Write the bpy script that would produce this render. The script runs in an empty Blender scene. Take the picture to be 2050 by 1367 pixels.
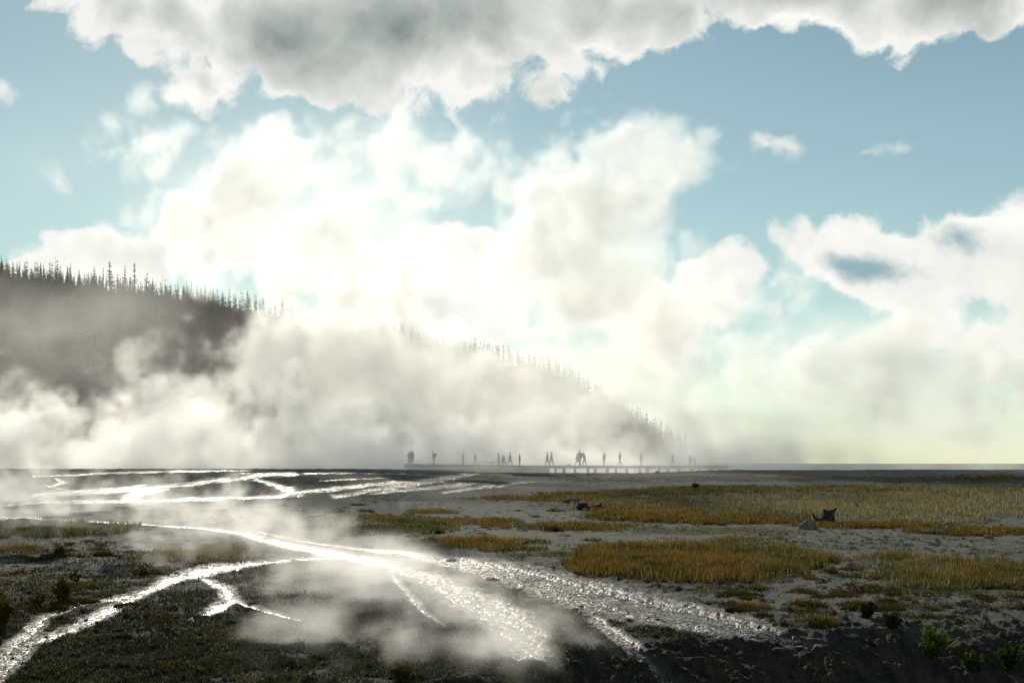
import bpy, math, random
import numpy as np
from mathutils import Vector, Matrix

random.seed(7)
RNG = np.random.default_rng(11)
R = math.radians
scene = bpy.context.scene
COL = scene.collection

# ----------------------------------------------------------------- camera
# Camera at the origin of the eye level, looking along +Y.  F is its focal length in photo pixels, HZ the row of eye level.
F, HZ, CX = 2847.0, 925.0, 1025.0
cam_d = bpy.data.cameras.new('camera')
cam = bpy.data.objects.new('camera', cam_d)
COL.objects.link(cam)
cam.rotation_euler = (R(90), 0, 0)
cam_d.sensor_width = 36.0
cam_d.lens = 36.0 * F / 2050.0
cam_d.shift_y = (HZ - 683.5) / 2050.0
cam_d.clip_start = 0.5
cam_d.clip_end = 20000
scene.camera = cam

# ----------------------------------------------------------------- node helper
class X:
    """A socket in a node tree with arithmetic, usable in shader and geometry trees alike."""
    def __init__(s, t, k): s.t, s.k = t, k
    def _m(s, op, *a, clamp=False):
        n = s.t.nodes.new('ShaderNodeMath'); n.operation = op; n.use_clamp = clamp
        for i, v in enumerate((s,) + a):
            if isinstance(v, X): s.t.links.new(v.k, n.inputs[i])
            else: n.inputs[i].default_value = float(v)
        return X(s.t, n.outputs[0])
    def __add__(s, o): return s._m('ADD', o)
    def __sub__(s, o): return s._m('SUBTRACT', o)
    def __mul__(s, o): return s._m('MULTIPLY', o)
    def __truediv__(s, o): return s._m('DIVIDE', o)
    def __pow__(s, o): return s._m('POWER', o)
    def max(s, o): return s._m('MAXIMUM', o)
    def min(s, o): return s._m('MINIMUM', o)
    def smax(s, o, d): return s._m('SMOOTH_MAX', o, d)
    def mad(s, a, b): return s._m('MULTIPLY_ADD', a, b)
    def sat(s): return s._m('ADD', 0.0, clamp=True)
    def abs(s): return s._m('ABSOLUTE')
    def lt(s, o): return s._m('LESS_THAN', o)
    def gt(s, o): return s._m('GREATER_THAN', o)
    def rng(s, a, b, c=0.0, d=1.0, smooth=True):
        n = s.t.nodes.new('ShaderNodeMapRange'); n.interpolation_type = 'SMOOTHSTEP' if smooth else 'LINEAR'
        s.t.links.new(s.k, n.inputs[0])
        for i, v in enumerate((a, b, c, d)): n.inputs[i + 1].default_value = v
        return X(s.t, n.outputs[0])

class V:
    """A vector socket."""
    def __init__(s, t, k): s.t, s.k = t, k
    def _v(s, op, *a, out=0):
        n = s.t.nodes.new('ShaderNodeVectorMath'); n.operation = op
        for i, v in enumerate((s,) + a):
            if isinstance(v, (X, V)): s.t.links.new(v.k, n.inputs[i])
            else: n.inputs[i].default_value = v
        return n.outputs[out]
    def __add__(s, o): return V(s.t, s._v('ADD', o))
    def __sub__(s, o): return V(s.t, s._v('SUBTRACT', o))
    def __mul__(s, o): return V(s.t, s._v('MULTIPLY', o))
    def mad(s, a, b): return V(s.t, s._v('MULTIPLY_ADD', a, b))
    def scale(s, f):
        n = s.t.nodes.new('ShaderNodeVectorMath'); n.operation = 'SCALE'
        s.t.links.new(s.k, n.inputs[0])
        if isinstance(f, X): s.t.links.new(f.k, n.inputs['Scale'])
        else: n.inputs['Scale'].default_value = f
        return V(s.t, n.outputs[0])
    def length(s):
        n = s.t.nodes.new('ShaderNodeVectorMath'); n.operation = 'LENGTH'
        s.t.links.new(s.k, n.inputs[0]); return X(s.t, n.outputs['Value'])
    def xyz(s):
        n = s.t.nodes.new('ShaderNodeSeparateXYZ'); s.t.links.new(s.k, n.inputs[0])
        return [X(s.t, o) for o in n.outputs]
    def noise(s, scale, detail=4, rough=0.55, dist=0.0, lac=2.0):
        n = s.t.nodes.new('ShaderNodeTexNoise'); s.t.links.new(s.k, n.inputs['Vector'])
        for k, v in (('Scale', scale), ('Detail', detail), ('Roughness', rough), ('Distortion', dist), ('Lacunarity', lac)):
            n.inputs[k].default_value = v
        o = [q for q in n.outputs if q.enabled]
        return X(s.t, o[0]), V(s.t, o[1])

def lobes(p, scale, rand=1.0):
    """Rounded lobes: high in the middle of each cell, low between cells."""
    n = p.t.nodes.new('ShaderNodeTexVoronoi'); n.feature = 'SMOOTH_F1'
    p.t.links.new(p.k, n.inputs['Vector'])
    n.inputs['Scale'].default_value = scale; n.inputs['Smoothness'].default_value = .35; n.inputs['Randomness'].default_value = rand
    return X(p.t, n.outputs['Distance']) * -1.0 + 0.5

def comb(t, x, y, z):
    n = t.nodes.new('ShaderNodeCombineXYZ')
    for i, v in enumerate((x, y, z)):
        if isinstance(v, X): t.links.new(v.k, n.inputs[i])
        else: n.inputs[i].default_value = v
    return V(t, n.outputs[0])

def blob_max(p, blobs, k=0.12):
    """Union of soft ellipsoids: each blob is (centre, radii, weight); value weight at its middle, 0 at its edge, negative outside."""
    tot = None
    for c, r, w in blobs:
        inv = tuple(1.0 / q for q in r)
        l = p.mad(inv, tuple(-a * b for a, b in zip(c, inv))).length()
        v = l.mad(-w, w)
        tot = v if tot is None else tot.smax(v, k)
    return tot

def mixc(t, fac, a, b):
    n = t.nodes.new('ShaderNodeMix'); n.data_type = 'RGBA'
    for sock, v in ((n.inputs['Factor'], fac), (n.inputs[6], a), (n.inputs[7], b)):
        if isinstance(v, (X, V)): t.links.new(v.k, sock)
        elif isinstance(v, tuple): sock.default_value = v + (1.0,) if len(v) == 3 else v
        else: sock.default_value = v
    return V(t, n.outputs[2])

def link_obj(o, parent=None):
    COL.objects.link(o)
    if parent is not None: o.parent = parent
    return o

def tag(o, label=None, cat=None, group=None, kind=None):
    if label: o['label'] = label
    if cat: o['category'] = cat
    if group: o['group'] = group
    if kind: o['kind'] = kind
    return o

def mesh_np(name, verts, faces, mat=None, parent=None, smooth=False, loc=(0, 0, 0)):
    """One mesh object from numpy arrays; faces is (n,3) or (n,4) ints, or a list of both."""
    me = bpy.data.meshes.new(name)
    fl = faces if isinstance(faces, list) else [faces]
    fl = [np.asarray(f, np.int32) for f in fl if len(f)]
    nl = sum(f.size for f in fl); nf = sum(len(f) for f in fl)
    verts = np.ascontiguousarray(verts, np.float32)
    me.vertices.add(len(verts)); me.vertices.foreach_set('co', verts.ravel())
    me.loops.add(nl); me.loops.foreach_set('vertex_index', np.concatenate([f.ravel() for f in fl]))
    me.polygons.add(nf)
    sizes = np.concatenate([np.full(len(f), f.shape[1], np.int32) for f in fl])
    st = np.concatenate([[0], np.cumsum(sizes)[:-1]]).astype(np.int32)
    me.polygons.foreach_set('loop_start', st)
    if smooth: me.polygons.foreach_set('use_smooth', np.ones(nf, bool))
    me.update(calc_edges=True)
    if mat is not None: me.materials.append(mat)
    o = bpy.data.objects.new(name, me); o.location = loc
    return link_obj(o, parent)

def set_attr(o, name, arr):
    a = o.data.attributes.new(name, 'FLOAT', 'POINT'); a.data.foreach_set('value', np.ascontiguousarray(arr, np.float32))

# ----------------------------------------------------------------- numpy noise
def _hash(ix, iy, seed):
    h = (ix.astype(np.int64) * 374761393 + iy.astype(np.int64) * 668265263 + seed * 974634777) & 0xffffffff
    h = ((h ^ (h >> 13)) * 1274126177) & 0xffffffff
    h ^= h >> 16
    return h
def perlin(x, y, seed=0):
    x0 = np.floor(x); y0 = np.floor(y); fx = x - x0; fy = y - y0
    u = fx * fx * fx * (fx * (fx * 6 - 15) + 10); v = fy * fy * fy * (fy * (fy * 6 - 15) + 10)
    def g(ax, ay, dx, dy):
        a = _hash(ax, ay, seed) * (2 * np.pi / 4294967296.0)
        return np.cos(a) * dx + np.sin(a) * dy
    a = g(x0, y0, fx, fy); b = g(x0 + 1, y0, fx - 1, fy); c = g(x0, y0 + 1, fx, fy - 1); d = g(x0 + 1, y0 + 1, fx - 1, fy - 1)
    return (a + u * (b - a) + v * ((c + u * (d - c)) - (a + u * (b - a)))) * 1.5
def fbm(x, y, oct=4, seed=0, rough=0.5):
    s = 0; a = 1.0; t = 0
    for i in range(oct):
        s = s + a * perlin(x * 2 ** i + 17.3 * i, y * 2 ** i - 9.1 * i, seed + i); t += a; a *= rough
    return s / t
def sstep(a, b, x):
    t = np.clip((x - a) / (b - a), 0, 1); return t * t * (3 - 2 * t)

def px_dir(px, py, d):
    """World point at distance d seen at a photo pixel (to read positions off the photograph)."""
    return np.array([(px - CX) / F * d, d, (HZ - py) / F * d])

# ----------------------------------------------------------------- light
SUN_EL, SUN_AZ = 20.0, -11.0          # azimuth from +Y towards +X
sun_d = bpy.data.lights.new('sun', 'SUN'); sun_d.energy = 3.3; sun_d.angle = R(0.53); sun_d.color = (1.0, 0.92, 0.77)
sun = bpy.data.objects.new('sun', sun_d); COL.objects.link(sun)
sdir = Vector((math.sin(R(SUN_AZ)) * math.cos(R(SUN_EL)), math.cos(R(SUN_AZ)) * math.cos(R(SUN_EL)), math.sin(R(SUN_EL))))
sun.rotation_euler = sdir.to_track_quat('Z', 'Y').to_euler()
sun.location = (0, 0, 200)

scene.view_settings.view_transform = 'Standard'
scene.view_settings.look = 'None'
scene.view_settings.exposure = 0.0
scene.view_settings.gamma = 1.0
scene.render.engine = 'CYCLES'
cy = scene.cycles
cy.use_denoising = True
cy.denoiser = 'OPENIMAGEDENOISE'
cy.use_adaptive_sampling = True
cy.adaptive_threshold = 0.012
cy.max_bounces = 12; cy.diffuse_bounces = 2; cy.glossy_bounces = 2; cy.transmission_bounces = 4; cy.volume_bounces = 10; cy.transparent_max_bounces = 8
cy.caustics_reflective = False; cy.caustics_refractive = False
cy.volume_step_rate = 2.0
cy.volume_preview_step_rate = 2.0
cy.volume_max_steps = 512
cy.sample_clamp_indirect = 6.0
cy.sample_clamp_direct = 0.0
# ----------------------------------------------------------------- sky and clouds
def build_world():
    w = bpy.data.worlds.new('World'); scene.world = w; w.use_nodes = True
    t = w.node_tree; t.nodes.clear()
    out = t.nodes.new('ShaderNodeOutputWorld'); bg = t.nodes.new('ShaderNodeBackground')
    t.links.new(bg.outputs[0], out.inputs[0])
    sky = t.nodes.new('ShaderNodeTexSky'); sky.sky_type = 'NISHITA'; sky.sun_disc = False
    sky.sun_elevation = R(SUN_EL); sky.sun_rotation = R(SUN_AZ); sky.altitude = 2200; sky.air_density = 1.0; sky.dust_density = 0.35; sky.ozone_density = 1.0
    bg.inputs['Strength'].default_value = 0.1
    tc = t.nodes.new('ShaderNodeTexCoord'); d = V(t, tc.outputs['Generated'])
    x, y, z = d.xyz()
    ys = y.max(0.15)
    front = y.rng(0.2, 0.6)
    # tangent-plane coordinates of the sky towards +Y (north), in thousandths of the tangent
    p0 = comb(t, x / ys, z / ys, 0.0).scale(F / 1000)
    _, wc = p0.noise(2.6, 3, 0.5)
    pw = p0 + (wc - (0.5, 0.5, 0.5)).scale(0.16)
    _, wc2 = p0.noise(11.0, 4, 0.6)
    pw = pw + (wc2 - (0.5, 0.5, 0.5)).scale(0.045)
    def B(px, py, rx, ry, w=1.0): return (((px - CX) / 1000, (HZ - py) / 1000, 0), (rx / 1000, ry / 1000, 1), w)
    big = blob_max(pw, [B(560, 60, 260, 150, .75), B(830, 60, 450, 185, 1.1), B(215, 0, 130, 90, .5), B(340, 40, 130, 120, .6), B(1250, 20, 260, 130, .9),
                        B(1600, -40, 330, 105, 1.0), B(1900, -10, 270, 110, 1.0), B(800, 200, 150, 70, .45), B(400, 150, 150, 80, .5),
                        B(800, -330, 1500, 300, 1.3)], 0.10)
    low = blob_max(pw, [B(1740, 530, 220, 110, .8), B(1960, 510, 200, 120, .8), B(1450, 550, 110, 60, .5), B(1990, 660, 260, 70, .5),
                        B(800, 560, 100, 105, .7), B(940, 530, 140, 115, .7), B(880, 620, 230, 110, .8),
                        B(250, 520, 280, 75, .7), B(60, 560, 150, 70, .6), B(430, 490, 180, 70, .6), B(1075, 715, 90, 40, .5), B(1300, 640, 300, 90, .6)], 0.07)
    bits = blob_max(pw, [B(25, 180, 55, 42, .35), B(118, 165, 22, 20, .22), B(130, 390, 42, 60, .35), B(1560, 287, 70, 26, .3), B(1755, 291, 80, 18, .26), B(5, 520, 30, 30, .3)], 0.03)
    n1, _ = pw.noise(7.0, 8, 0.58)
    n2, _ = p0.noise(3.0, 5, 0.55)
    nn = n1 - 0.5
    lb = lobes(pw, 6.0) * .35 + lobes(pw, 15.0) * .28 - .06
    dens_b = (big + nn * 1.3 + lb) ; dens_l = (low + nn * 0.9 + lb); dens_s = bits + nn * 1.5 + lb * .7 + .03
    mask = dens_b.rng(0.02, 0.20).max(dens_l.rng(0.0, 0.2)).max(dens_s.rng(0.0, 0.34, 0, .8))
    # thickness decides how much sun comes through: thin rims glow, thick middles are grey
    n3, _ = pw.noise(4.0, 6, 0.6)
    thick = (big + (n2 - 0.5) * 0.9 + (n3 - 0.5) * 1.5 + lb).rng(0.10, 1.20, smooth=False)
    thick = (thick.sat() ** 0.8).max((low + (n2 - 0.5) * 1.6 + (n3 - 0.5) * 1.2).rng(0.2, 1.2) * 0.35)
    pd = p0 + (wc - (0.5, 0.5, 0.5)).scale(0.10) + (wc2 - (0.5, 0.5, 0.5)).scale(0.04)
    under = (blob_max(pd, [B(1735, 530, 130, 48, 1), B(1925, 485, 60, 45, .7)], 0.03) + nn * 1.6 + (n3 - .5) * 1.2).rng(0.0, 0.9)
    rear, _ = d.noise(2.2, 7, 0.6)
    rmask = rear.rng(0.5, 0.64)
    mask = mixc(t, front, rmask, mask)
    veil = z.rng(0.0, 0.32, 0.42, 0.06) + (n2 - 0.5) * 0.12
    skyc = V(t, sky.outputs[0]) * SKY_TINT
    skyc = mixc(t, veil.sat(), skyc, VEIL)
    cl = mixc(t, thick, mixc(t, (n1 - .5).mad(3.0, .35).sat(), CL_WHITE, CL_DULL), CL_GREY)
    cl = mixc(t, under, cl, CL_BLUE)
    cl = mixc(t, front, (2.6, 2.8, 3.0), cl)
    fin = mixc(t, X(t, mask.k), skyc, cl)
    t.links.new(fin.k, bg.inputs['Color'])
    w.cycles.sampling_method = 'MANUAL'; w.cycles.sample_map_resolution = 512
SKY_TINT = (.94, .97, .755)
VEIL = (4.6, 6.2, 6.7)
CL_WHITE = (10.0, 10.0, 9.4)
CL_DULL = (8.4, 8.5, 8.1)
CL_GREY = (1.9, 2.45, 2.35)
CL_BLUE = (3.0, 4.5, 5.0)
build_world()
# ----------------------------------------------------------------- terrain
D_PTS = [0, 140, 148, 154, 162, 175, 200, 400, 3000]
H_PTS = [-5.595, -1.213, -0.985, -0.90, -0.98, -1.38, -1.75, -2.2, -6.0]
def bank_edge(x):
    return np.interp(x, [-30, -12, -7, -2.4, 0, 3.7, 7, 10, 15, 25, 60], [21, 22, 24, 28.5, 32.5, 35.5, 37.5, 38.5, 38.5, 39, 40])
def ground_base(x, d):
    h = np.interp(d, D_PTS, H_PTS)
    # the crest of the sinter mound dips where the boardwalk crosses
    cr = np.interp(x, [-60, -14, -2, 6, 15, 23, 60], [.22, .18, -.20, -.30, -.26, .05, .12])
    h = h + cr * sstep(95, 148, d) * (1 - sstep(155, 185, d))
    h = h + 0.16 * fbm(x / 14, d / 22, 3, 5) * sstep(20, 45, d) * (1 - 0.6 * sstep(110, 140, d))
    e = bank_edge(x) + 2.0 * fbm(x / 5.0, d * 0 + 3.1, 3, 9) - d
    s = np.where(e > 0, e, 0.0)
    soft = np.sqrt(s * s + 0.8) - math.sqrt(0.8)
    slope = np.interp(x, [-12, -3, 2, 8, 20], [.08, .16, .30, .35, .34])
    # run-off ribs running down the bank
    rib = 0.35 * fbm((x + 0.35 * d) / 1.6, d / 9.0, 3, 21) * np.clip(s / 3.0, 0, 1)
    h = h - soft * slope + rib
    return np.maximum(h, -11.0)

def proj(x, d, z):
    return CX + F * x / d, HZ - F * z / d

# braided run-off, read off the photograph as (column, row, half-width in rows), laid on the ground
NEAR_STREAMS = [
    [(-60, 1385, 11.2), (0, 1347, 9.6), (10, 1320, 9.6), (27, 1292, 8.0), (68, 1262, 7.2), (85, 1238, 5.6), (147, 1214, 3.2), (180, 1206, 1.6)],
    [(-40, 1395, 8.0), (20, 1330, 8.0), (68, 1284, 6.4), (137, 1262, 6.4), (188, 1238, 7.2), (239, 1210, 6.4), (300, 1182, 5.6), (341, 1160, 7.2), (400, 1146, 10.4), (444, 1136, 8.8), (520, 1126, 5.6), (590, 1118, 4.8), (683, 1115, 6.4)],
    [(180, 1206, 2.4), (239, 1197, 4.0), (307, 1176, 4.0)],
    [(410, 1158, 3.8), (454, 1180, 6.0), (461, 1204, 6.8), (427, 1221, 6.0), (382, 1241, 2.2)],
    [(478, 1204, 4.2), (529, 1221, 4.2), (600, 1240, 2.1)],
    [(-40, 1036, 2.2), (60, 1036, 2.2), (200, 1044, 1.8), (400, 1056, 2.5), (480, 1066, 4.3), (520, 1078, 5.8), (600, 1096, 6.5), (660, 1108, 7.2), (720, 1118, 7.2), (790, 1135, 8.6), (850, 1155, 11.5), (900, 1180, 14.4), (960, 1210, 17.3), (1010, 1240, 18.7), (1045, 1275, 17.3), (1060, 1310, 14.4)],
    [(775, 1140, 2.0), (800, 1168, 3.4), (822, 1196, 3.8), (850, 1226, 3.0), (890, 1250, 1.0)],
    [(520, 1064, 1.2), (600, 1082, 1.5), (700, 1096, 2.0), (760, 1103, 4.1), (820, 1110, 7.4), (900, 1120, 10.7), (960, 1135, 14.8), (1020, 1150, 18.0), (1080, 1165, 21.3), (1150, 1185, 24.6), (1230, 1205, 25.4), (1320, 1225, 24.6), (1420, 1245, 22.1), (1520, 1268, 16.4), (1620, 1288, 9.8)],
    [(1180, 1235, 6.0), (1240, 1275, 7.2), (1300, 1320, 7.2), (1340, 1370, 7.2)],
]
FAR_STREAMS = [
    [(70, 953, 1.2), (150, 951, 1.6), (200, 947, 1.8), (300, 944, 2.2), (420, 942, 2.0), (560, 941, .35)],
    [(-40, 1004, 8), (60, 998, 8), (120, 988, 6), (200, 982, 4.5), (300, 976, 5), (380, 970, 5), (430, 962, 5), (500, 954, 5), (545, 950, 5), (620, 946, 2), (720, 944, .35)],
    [(500, 953, 4), (550, 970, 4), (590, 985, 8), (560, 992, 5), (450, 997, 3), (350, 1000, 3), (250, 1003, 3), (100, 1004, 4), (-40, 1015, .35)],
    [(590, 985, 4), (650, 980, 4), (720, 972, 3.5), (800, 965, 3), (900, 957, .35)],
    [(250, 1001, 5), (275, 992, 5), (300, 984, 5), (345, 976, .35)],
    [(670, 994, 3), (700, 990, 4), (750, 980, 4), (820, 970, 5), (880, 958, 5), (930, 951, 4), (960, 948, .35)],
    [(740, 988, 2.5), (830, 979, 3), (920, 971, 3), (960, 966, .35)],
    [(890, 986, 2), (960, 975, 2.6), (1040, 966, 2.2), (1075, 963, .35)],
    [(115, 958, 2), (130, 966, 3), (100, 974, 3), (140, 980, .35)],
    [(480, 947, 1), (700, 947, 1.5), (850, 948, .35)],
    [(640, 962, .8), (700, 959, 1.5), (800, 955, .35)],
]
def stream_mask(px, py, lines):
    """Positive inside a stream, about 1 on its centre line."""
    best = np.full(px.shape, -9.0)
    for ln in lines:
        for (x0, y0, w0), (x1, y1, w1) in zip(ln[:-1], ln[1:]):
            s = 0.34
            ax, ay, bx, by = x0 * s, y0, x1 * s, y1
            vx, vy = bx - ax, by - ay
            t = np.clip(((px * s - ax) * vx + (py - ay) * vy) / (vx * vx + vy * vy), 0, 1)
            dd = np.hypot(px * s - ax - t * vx, py - ay - t * vy)
            best = np.maximum(best, 1 - dd / (w0 + t * (w1 - w0)))
    return best

GRASS = [  # (column, row, radius across, radius in rows, colour 0 green .. 1 rust, height m, density, pale)
    (1400, 1133, 250, 36, .62, .55, 1.0, 0), (1260, 1128, 110, 26, .85, .55, .9, 0), (1560, 1118, 110, 22, .45, .45, .7, .2),
    (1900, 1146, 170, 32, .42, .42, .8, .1), (2030, 1158, 90, 26, .55, .42, .8, 0), (1790, 1113, 60, 10, .45, .35, .7, .2), (1860, 1180, 120, 20, .3, .35, .4, 0),
    (760, 1038, 110, 7, .5, .35, .9, .2), (900, 1045, 140, 8, .6, .35, .9, .1), (1140, 1055, 160, 8, .68, .35, .9, 0), (800, 1058, 110, 13, .2, .35, .9, .1), (690, 1068, 60, 5, .6, .3, .8, 0),
    (640, 1050, 70, 10, .35, .25, .6, .5),
    (930, 1089, 115, 10, .95, .45, 1.0, 0), (1015, 1100, 75, 7, .55, .4, .8, 0), (1060, 1085, 50, 6, .3, .3, .6, 0),
    (1080, 998, 155, 6, .75, .4, .9, 0), (1190, 989, 130, 5, .7, .4, .9, 0), (1350, 985, 150, 8, .55, .4, .8, .2),
    (1500, 1010, 370, 26, .40, .45, .7, .65), (1850, 1012, 300, 34, .38, .45, .75, .8), (1250, 1010, 120, 14, .62, .4, .8, .2),
    (1280, 1032, 130, 12, .85, .45, 1.0, 0), (1450, 1042, 190, 8, .8, .45, 1.0, 0), (1760, 1053, 170, 6, .8, .42, 1.0, 0), (1960, 1064, 150, 8, .75, .42, 1.0, 0),
    (1480, 980, 200, 8, .6, .4, .9, .1), (1720, 980, 140, 7, .75, .4, .9, 0), (1990, 958, 70, 5, .8, .4, .9, 0), (1950, 985, 150, 12, .4, .4, .7, .4),
    (80, 1062, 190, 16, .32, .4, .9, .1), (40, 1100, 80, 9, .45, .3, .7, .1), (215, 1058, 90, 10, .4, .35, .6, .1),
    (430, 1108, 115, 17, .6, .45, .8, .5), (300, 1120, 60, 10, .4, .3, .5, .2),
    (870, 1025, 65, 4.5, .5, .3, .7, .2), (1490, 1082, 90, 8, .55, .3, .7, .2), (1380, 1092, 200, 9, .35, .25, .6, .4), (1420, 1062, 260, 9, .3, .2, .35, .4),
    (60, 1165, 90, 22, .35, .12, .35, .6), (1640, 1244, 48, 9, .45, .3, 1.0, .2), (1515, 1214, 40, 7, .42, .2, .9, 0), (1440, 1182, 120, 8, .25, .2, .5, .2),
    (1120, 1110, 140, 8, .3, .2, .5, .2), (880, 1150, 60, 6, .45, .2, .6, .1), (800, 1110, 40, 5, .5, .25, .7, 0),
    (1240, 1100, 120, 8, .3, .2, .4, .3), (1700, 1120, 80, 8, .35, .2, .3, .3), (330, 962, 220, 8, .55, .12, .4, .1), (620, 962, 80, 9, .5, .12, .4, .1), (100, 956, 120, 8, .55, .15, .5, .1), (30, 968, 60, 10, .55, .15, .5, .1),
    (1500, 958, 500, 7, .4, .15, .25, .2), (1900, 960, 200, 9, .45, .2, .4, .1),
]
def grass_mask(px, py, items=None):
    wob = fbm(px / 60, py / 14, 3, 41) * 0.75 + fbm(px / 14, py / 5, 2, 45) * 0.35
    m = np.full(px.shape, -1.0)
    for g in GRASS:
        m = np.maximum(m, (1 - np.sqrt(((px - g[0]) / g[2]) ** 2 + ((py - g[1]) / g[3]) ** 2)) + wob * 0.85 - (1 - g[6]) * 0.3)
    return m

def micro(x, d, wetv, gm):
    """Small relief of the crust, finer near the viewer where it can be seen."""
    near = 1 - sstep(50, 110, d)
    h = 0.05 * fbm(x / 1.7, d / 2.2, 4, 31) + 0.045 * near * fbm(x / .30, d / .42, 3, 33)
    cl = np.clip(fbm(x / .55, d / .85, 5, 35, .6) - 0.05, 0, 1)         # low cushions of moss and tufts
    zone = sstep(-.25, .25, fbm(x / 7, d / 10, 4, 37, .6) + 0.45 * (1 - sstep(30, 60, d)))
    h = h + 0.26 * cl * zone * (1 - sstep(80, 140, d) * .5)
    bk = np.clip((bank_edge(x) + 2 - d) / 3, 0, 1)
    h = h + bk * (0.22 * fbm(x / .9, d / .7, 4, 39, .6) + .10 * np.abs(fbm((x + .35 * d) / .5, d / 2.2, 3, 43)))
    h = h * (1 - 0.88 * sstep(-1.1, -.05, wetv))
    return h, cl * zone

def stream_jitter(x, d):
    """Breaks the run-off into threads drawn out along its flow, with bars and stones between."""
    ac, al = x * .90 + d * .42, d * .90 - x * .42
    return fbm(ac / 1.3, al / 5.0, 4, 51, .6) * 0.60 + fbm(ac / .40, al / 1.4, 4, 53, .65) * 0.60 + fbm(x / .24, d / .36, 3, 55, .6) * .80 - .52

def build_axes():
    inv = np.concatenate([np.linspace(1 / 4.0, 1 / 18, 40)[:-1], np.linspace(1 / 18, 1 / 185, 800)])
    d = np.concatenate([1 / inv, np.geomspace(188, 6000, 60)])
    c = np.concatenate([np.linspace(-9000, -400, 60)[:-1], np.linspace(-400, -110, 40)[:-1], np.linspace(-110, 2160, 980), np.linspace(2160, 2500, 40)[1:], np.linspace(2500, 11000, 60)[1:]])
    return d, (c - CX) / F

def build_ground():
    d1, u1 = build_axes()
    D, U = np.meshgrid(d1, u1, indexing='ij'); Xg = U * D
    base = ground_base(Xg, D)
    px, py = proj(Xg, D, base)
    wob = 1.0
    jit = stream_jitter(Xg, D)
    smn = np.maximum(stream_mask(px, py, NEAR_STREAMS[:5]) + jit, stream_mask(px, py, NEAR_STREAMS[5:]) + jit * .75 - .04)
    smf = stream_mask(px, py, FAR_STREAMS) + fbm(Xg / 3.0, D / 10, 3, 57, .6) * 0.9 + fbm(Xg / 1.0, D / 3.2, 4, 59, .65) * 1.2 - .30
    smn = np.where((D > 19) & (D < 110), smn, -9); smf = np.where((D > 84) & (D < 165), smf, -9)
    wet = np.maximum(smn, smf)
    gm = grass_mask(px, py)
    mi, cl = micro(Xg, D, wet, gm)
    carve = 0.07 * sstep(-.35, .25, wet)
    Z = base + mi - carve
    n, k = D.shape
    idx = np.arange(n * k).reshape(n, k)
    q = np.stack([idx[:-1, :-1], idx[:-1, 1:], idx[1:, 1:], idx[1:, :-1]], -1).reshape(-1, 4)
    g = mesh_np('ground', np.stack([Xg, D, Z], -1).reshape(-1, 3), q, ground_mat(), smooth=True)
    tag(g, kind='structure')
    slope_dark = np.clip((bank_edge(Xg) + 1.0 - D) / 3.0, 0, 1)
    moss = np.clip(sstep(.02, .22, cl) * 0.8 + sstep(-.35, .1, gm) * 0.55 + (1 - sstep(31, 52, D - np.interp(Xg, [-10, 0, 8, 14], [0, 2, -6, -12]))) * 1.0 + 0.3 * fbm(Xg / 4, D / 6, 3, 61), 0, 1)
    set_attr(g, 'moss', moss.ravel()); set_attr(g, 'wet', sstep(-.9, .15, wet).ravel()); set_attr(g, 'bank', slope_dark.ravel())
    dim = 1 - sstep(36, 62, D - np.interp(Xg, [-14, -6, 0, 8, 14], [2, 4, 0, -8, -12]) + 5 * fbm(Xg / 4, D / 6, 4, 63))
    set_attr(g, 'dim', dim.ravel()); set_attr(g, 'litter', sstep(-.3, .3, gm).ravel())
    # running water: sheets a little above the carved beds
    for sm, far in ((smn, False), (smf, True)):
        near = 1 - sstep(45, 100, D)
        rip = 0.011 * near * fbm(Xg / .5, D / .35, 3, 71) + 0.006 * near * fbm(Xg / .16, D / .14, 2, 73)
        steep = np.clip((bank_edge(Xg) + 3 - D) / 4, 0, 1)
        rip = rip * (1 + 2.0 * steep)
        Zw = base - 0.045 + rip
        cell = (sm > -0.02)
        ok = cell[:-1, :-1] & cell[:-1, 1:] & cell[1:, 1:] & cell[1:, :-1]
        qq = q.reshape(n - 1, k - 1, 4)[ok]
        used, invx = np.unique(qq, return_inverse=True)
        P = np.stack([Xg, D, Zw], -1).reshape(-1, 3)[used]
        o = mesh_np('stream', P, invx.reshape(-1, 4), water_mat(far), smooth=True)
        tag(o, kind='structure')
    return g

def ground_z(x, d):
    x = np.atleast_1d(np.asarray(x, float)); d = np.atleast_1d(np.asarray(d, float))
    b = ground_base(x, d); px, py = proj(x, d, b)
    jit = stream_jitter(x, d)
    w = np.maximum(np.where(d < 110, np.maximum(stream_mask(px, py, NEAR_STREAMS[:5]) + jit, stream_mask(px, py, NEAR_STREAMS[5:]) + jit * .75 - .04), -9), np.where(d > 84, stream_mask(px, py, FAR_STREAMS), -9))
    mi, _ = micro(x, d, w, 0)
    return b + mi - 0.07 * sstep(-.35, .25, w)

def on_ground(px, py):
    """Ground point seen at a photo pixel (march along the sight line)."""
    ds = 1 / np.linspace(1 / 20, 1 / 160, 1500)
    x = (px - CX) / F * ds
    z = ground_base(x, ds)
    row = HZ - F * z / ds
    i = np.argmax(row <= py)
    return float(x[i]), float(ds[i]), float(ground_z(x[i], ds[i])[0])

def new_mat(name):
    m = bpy.data.materials.new(name); m.use_nodes = True
    t = m.node_tree
    return m, t, t.nodes['Principled BSDF']
def attr(t, name):
    n = t.nodes.new('ShaderNodeAttribute'); n.attribute_name = name
    return X(t, n.outputs['Fac'])
def objpos(t):
    n = t.nodes.new('ShaderNodeTexCoord'); return V(t, n.outputs['Object'])
def bump(t, h, strength, dist, b):
    n = t.nodes.new('ShaderNodeBump'); n.inputs['Strength'].default_value = strength; n.inputs['Distance'].default_value = dist
    t.links.new(h.k, n.inputs['Height']); t.links.new(n.outputs[0], b.inputs['Normal'])

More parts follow.
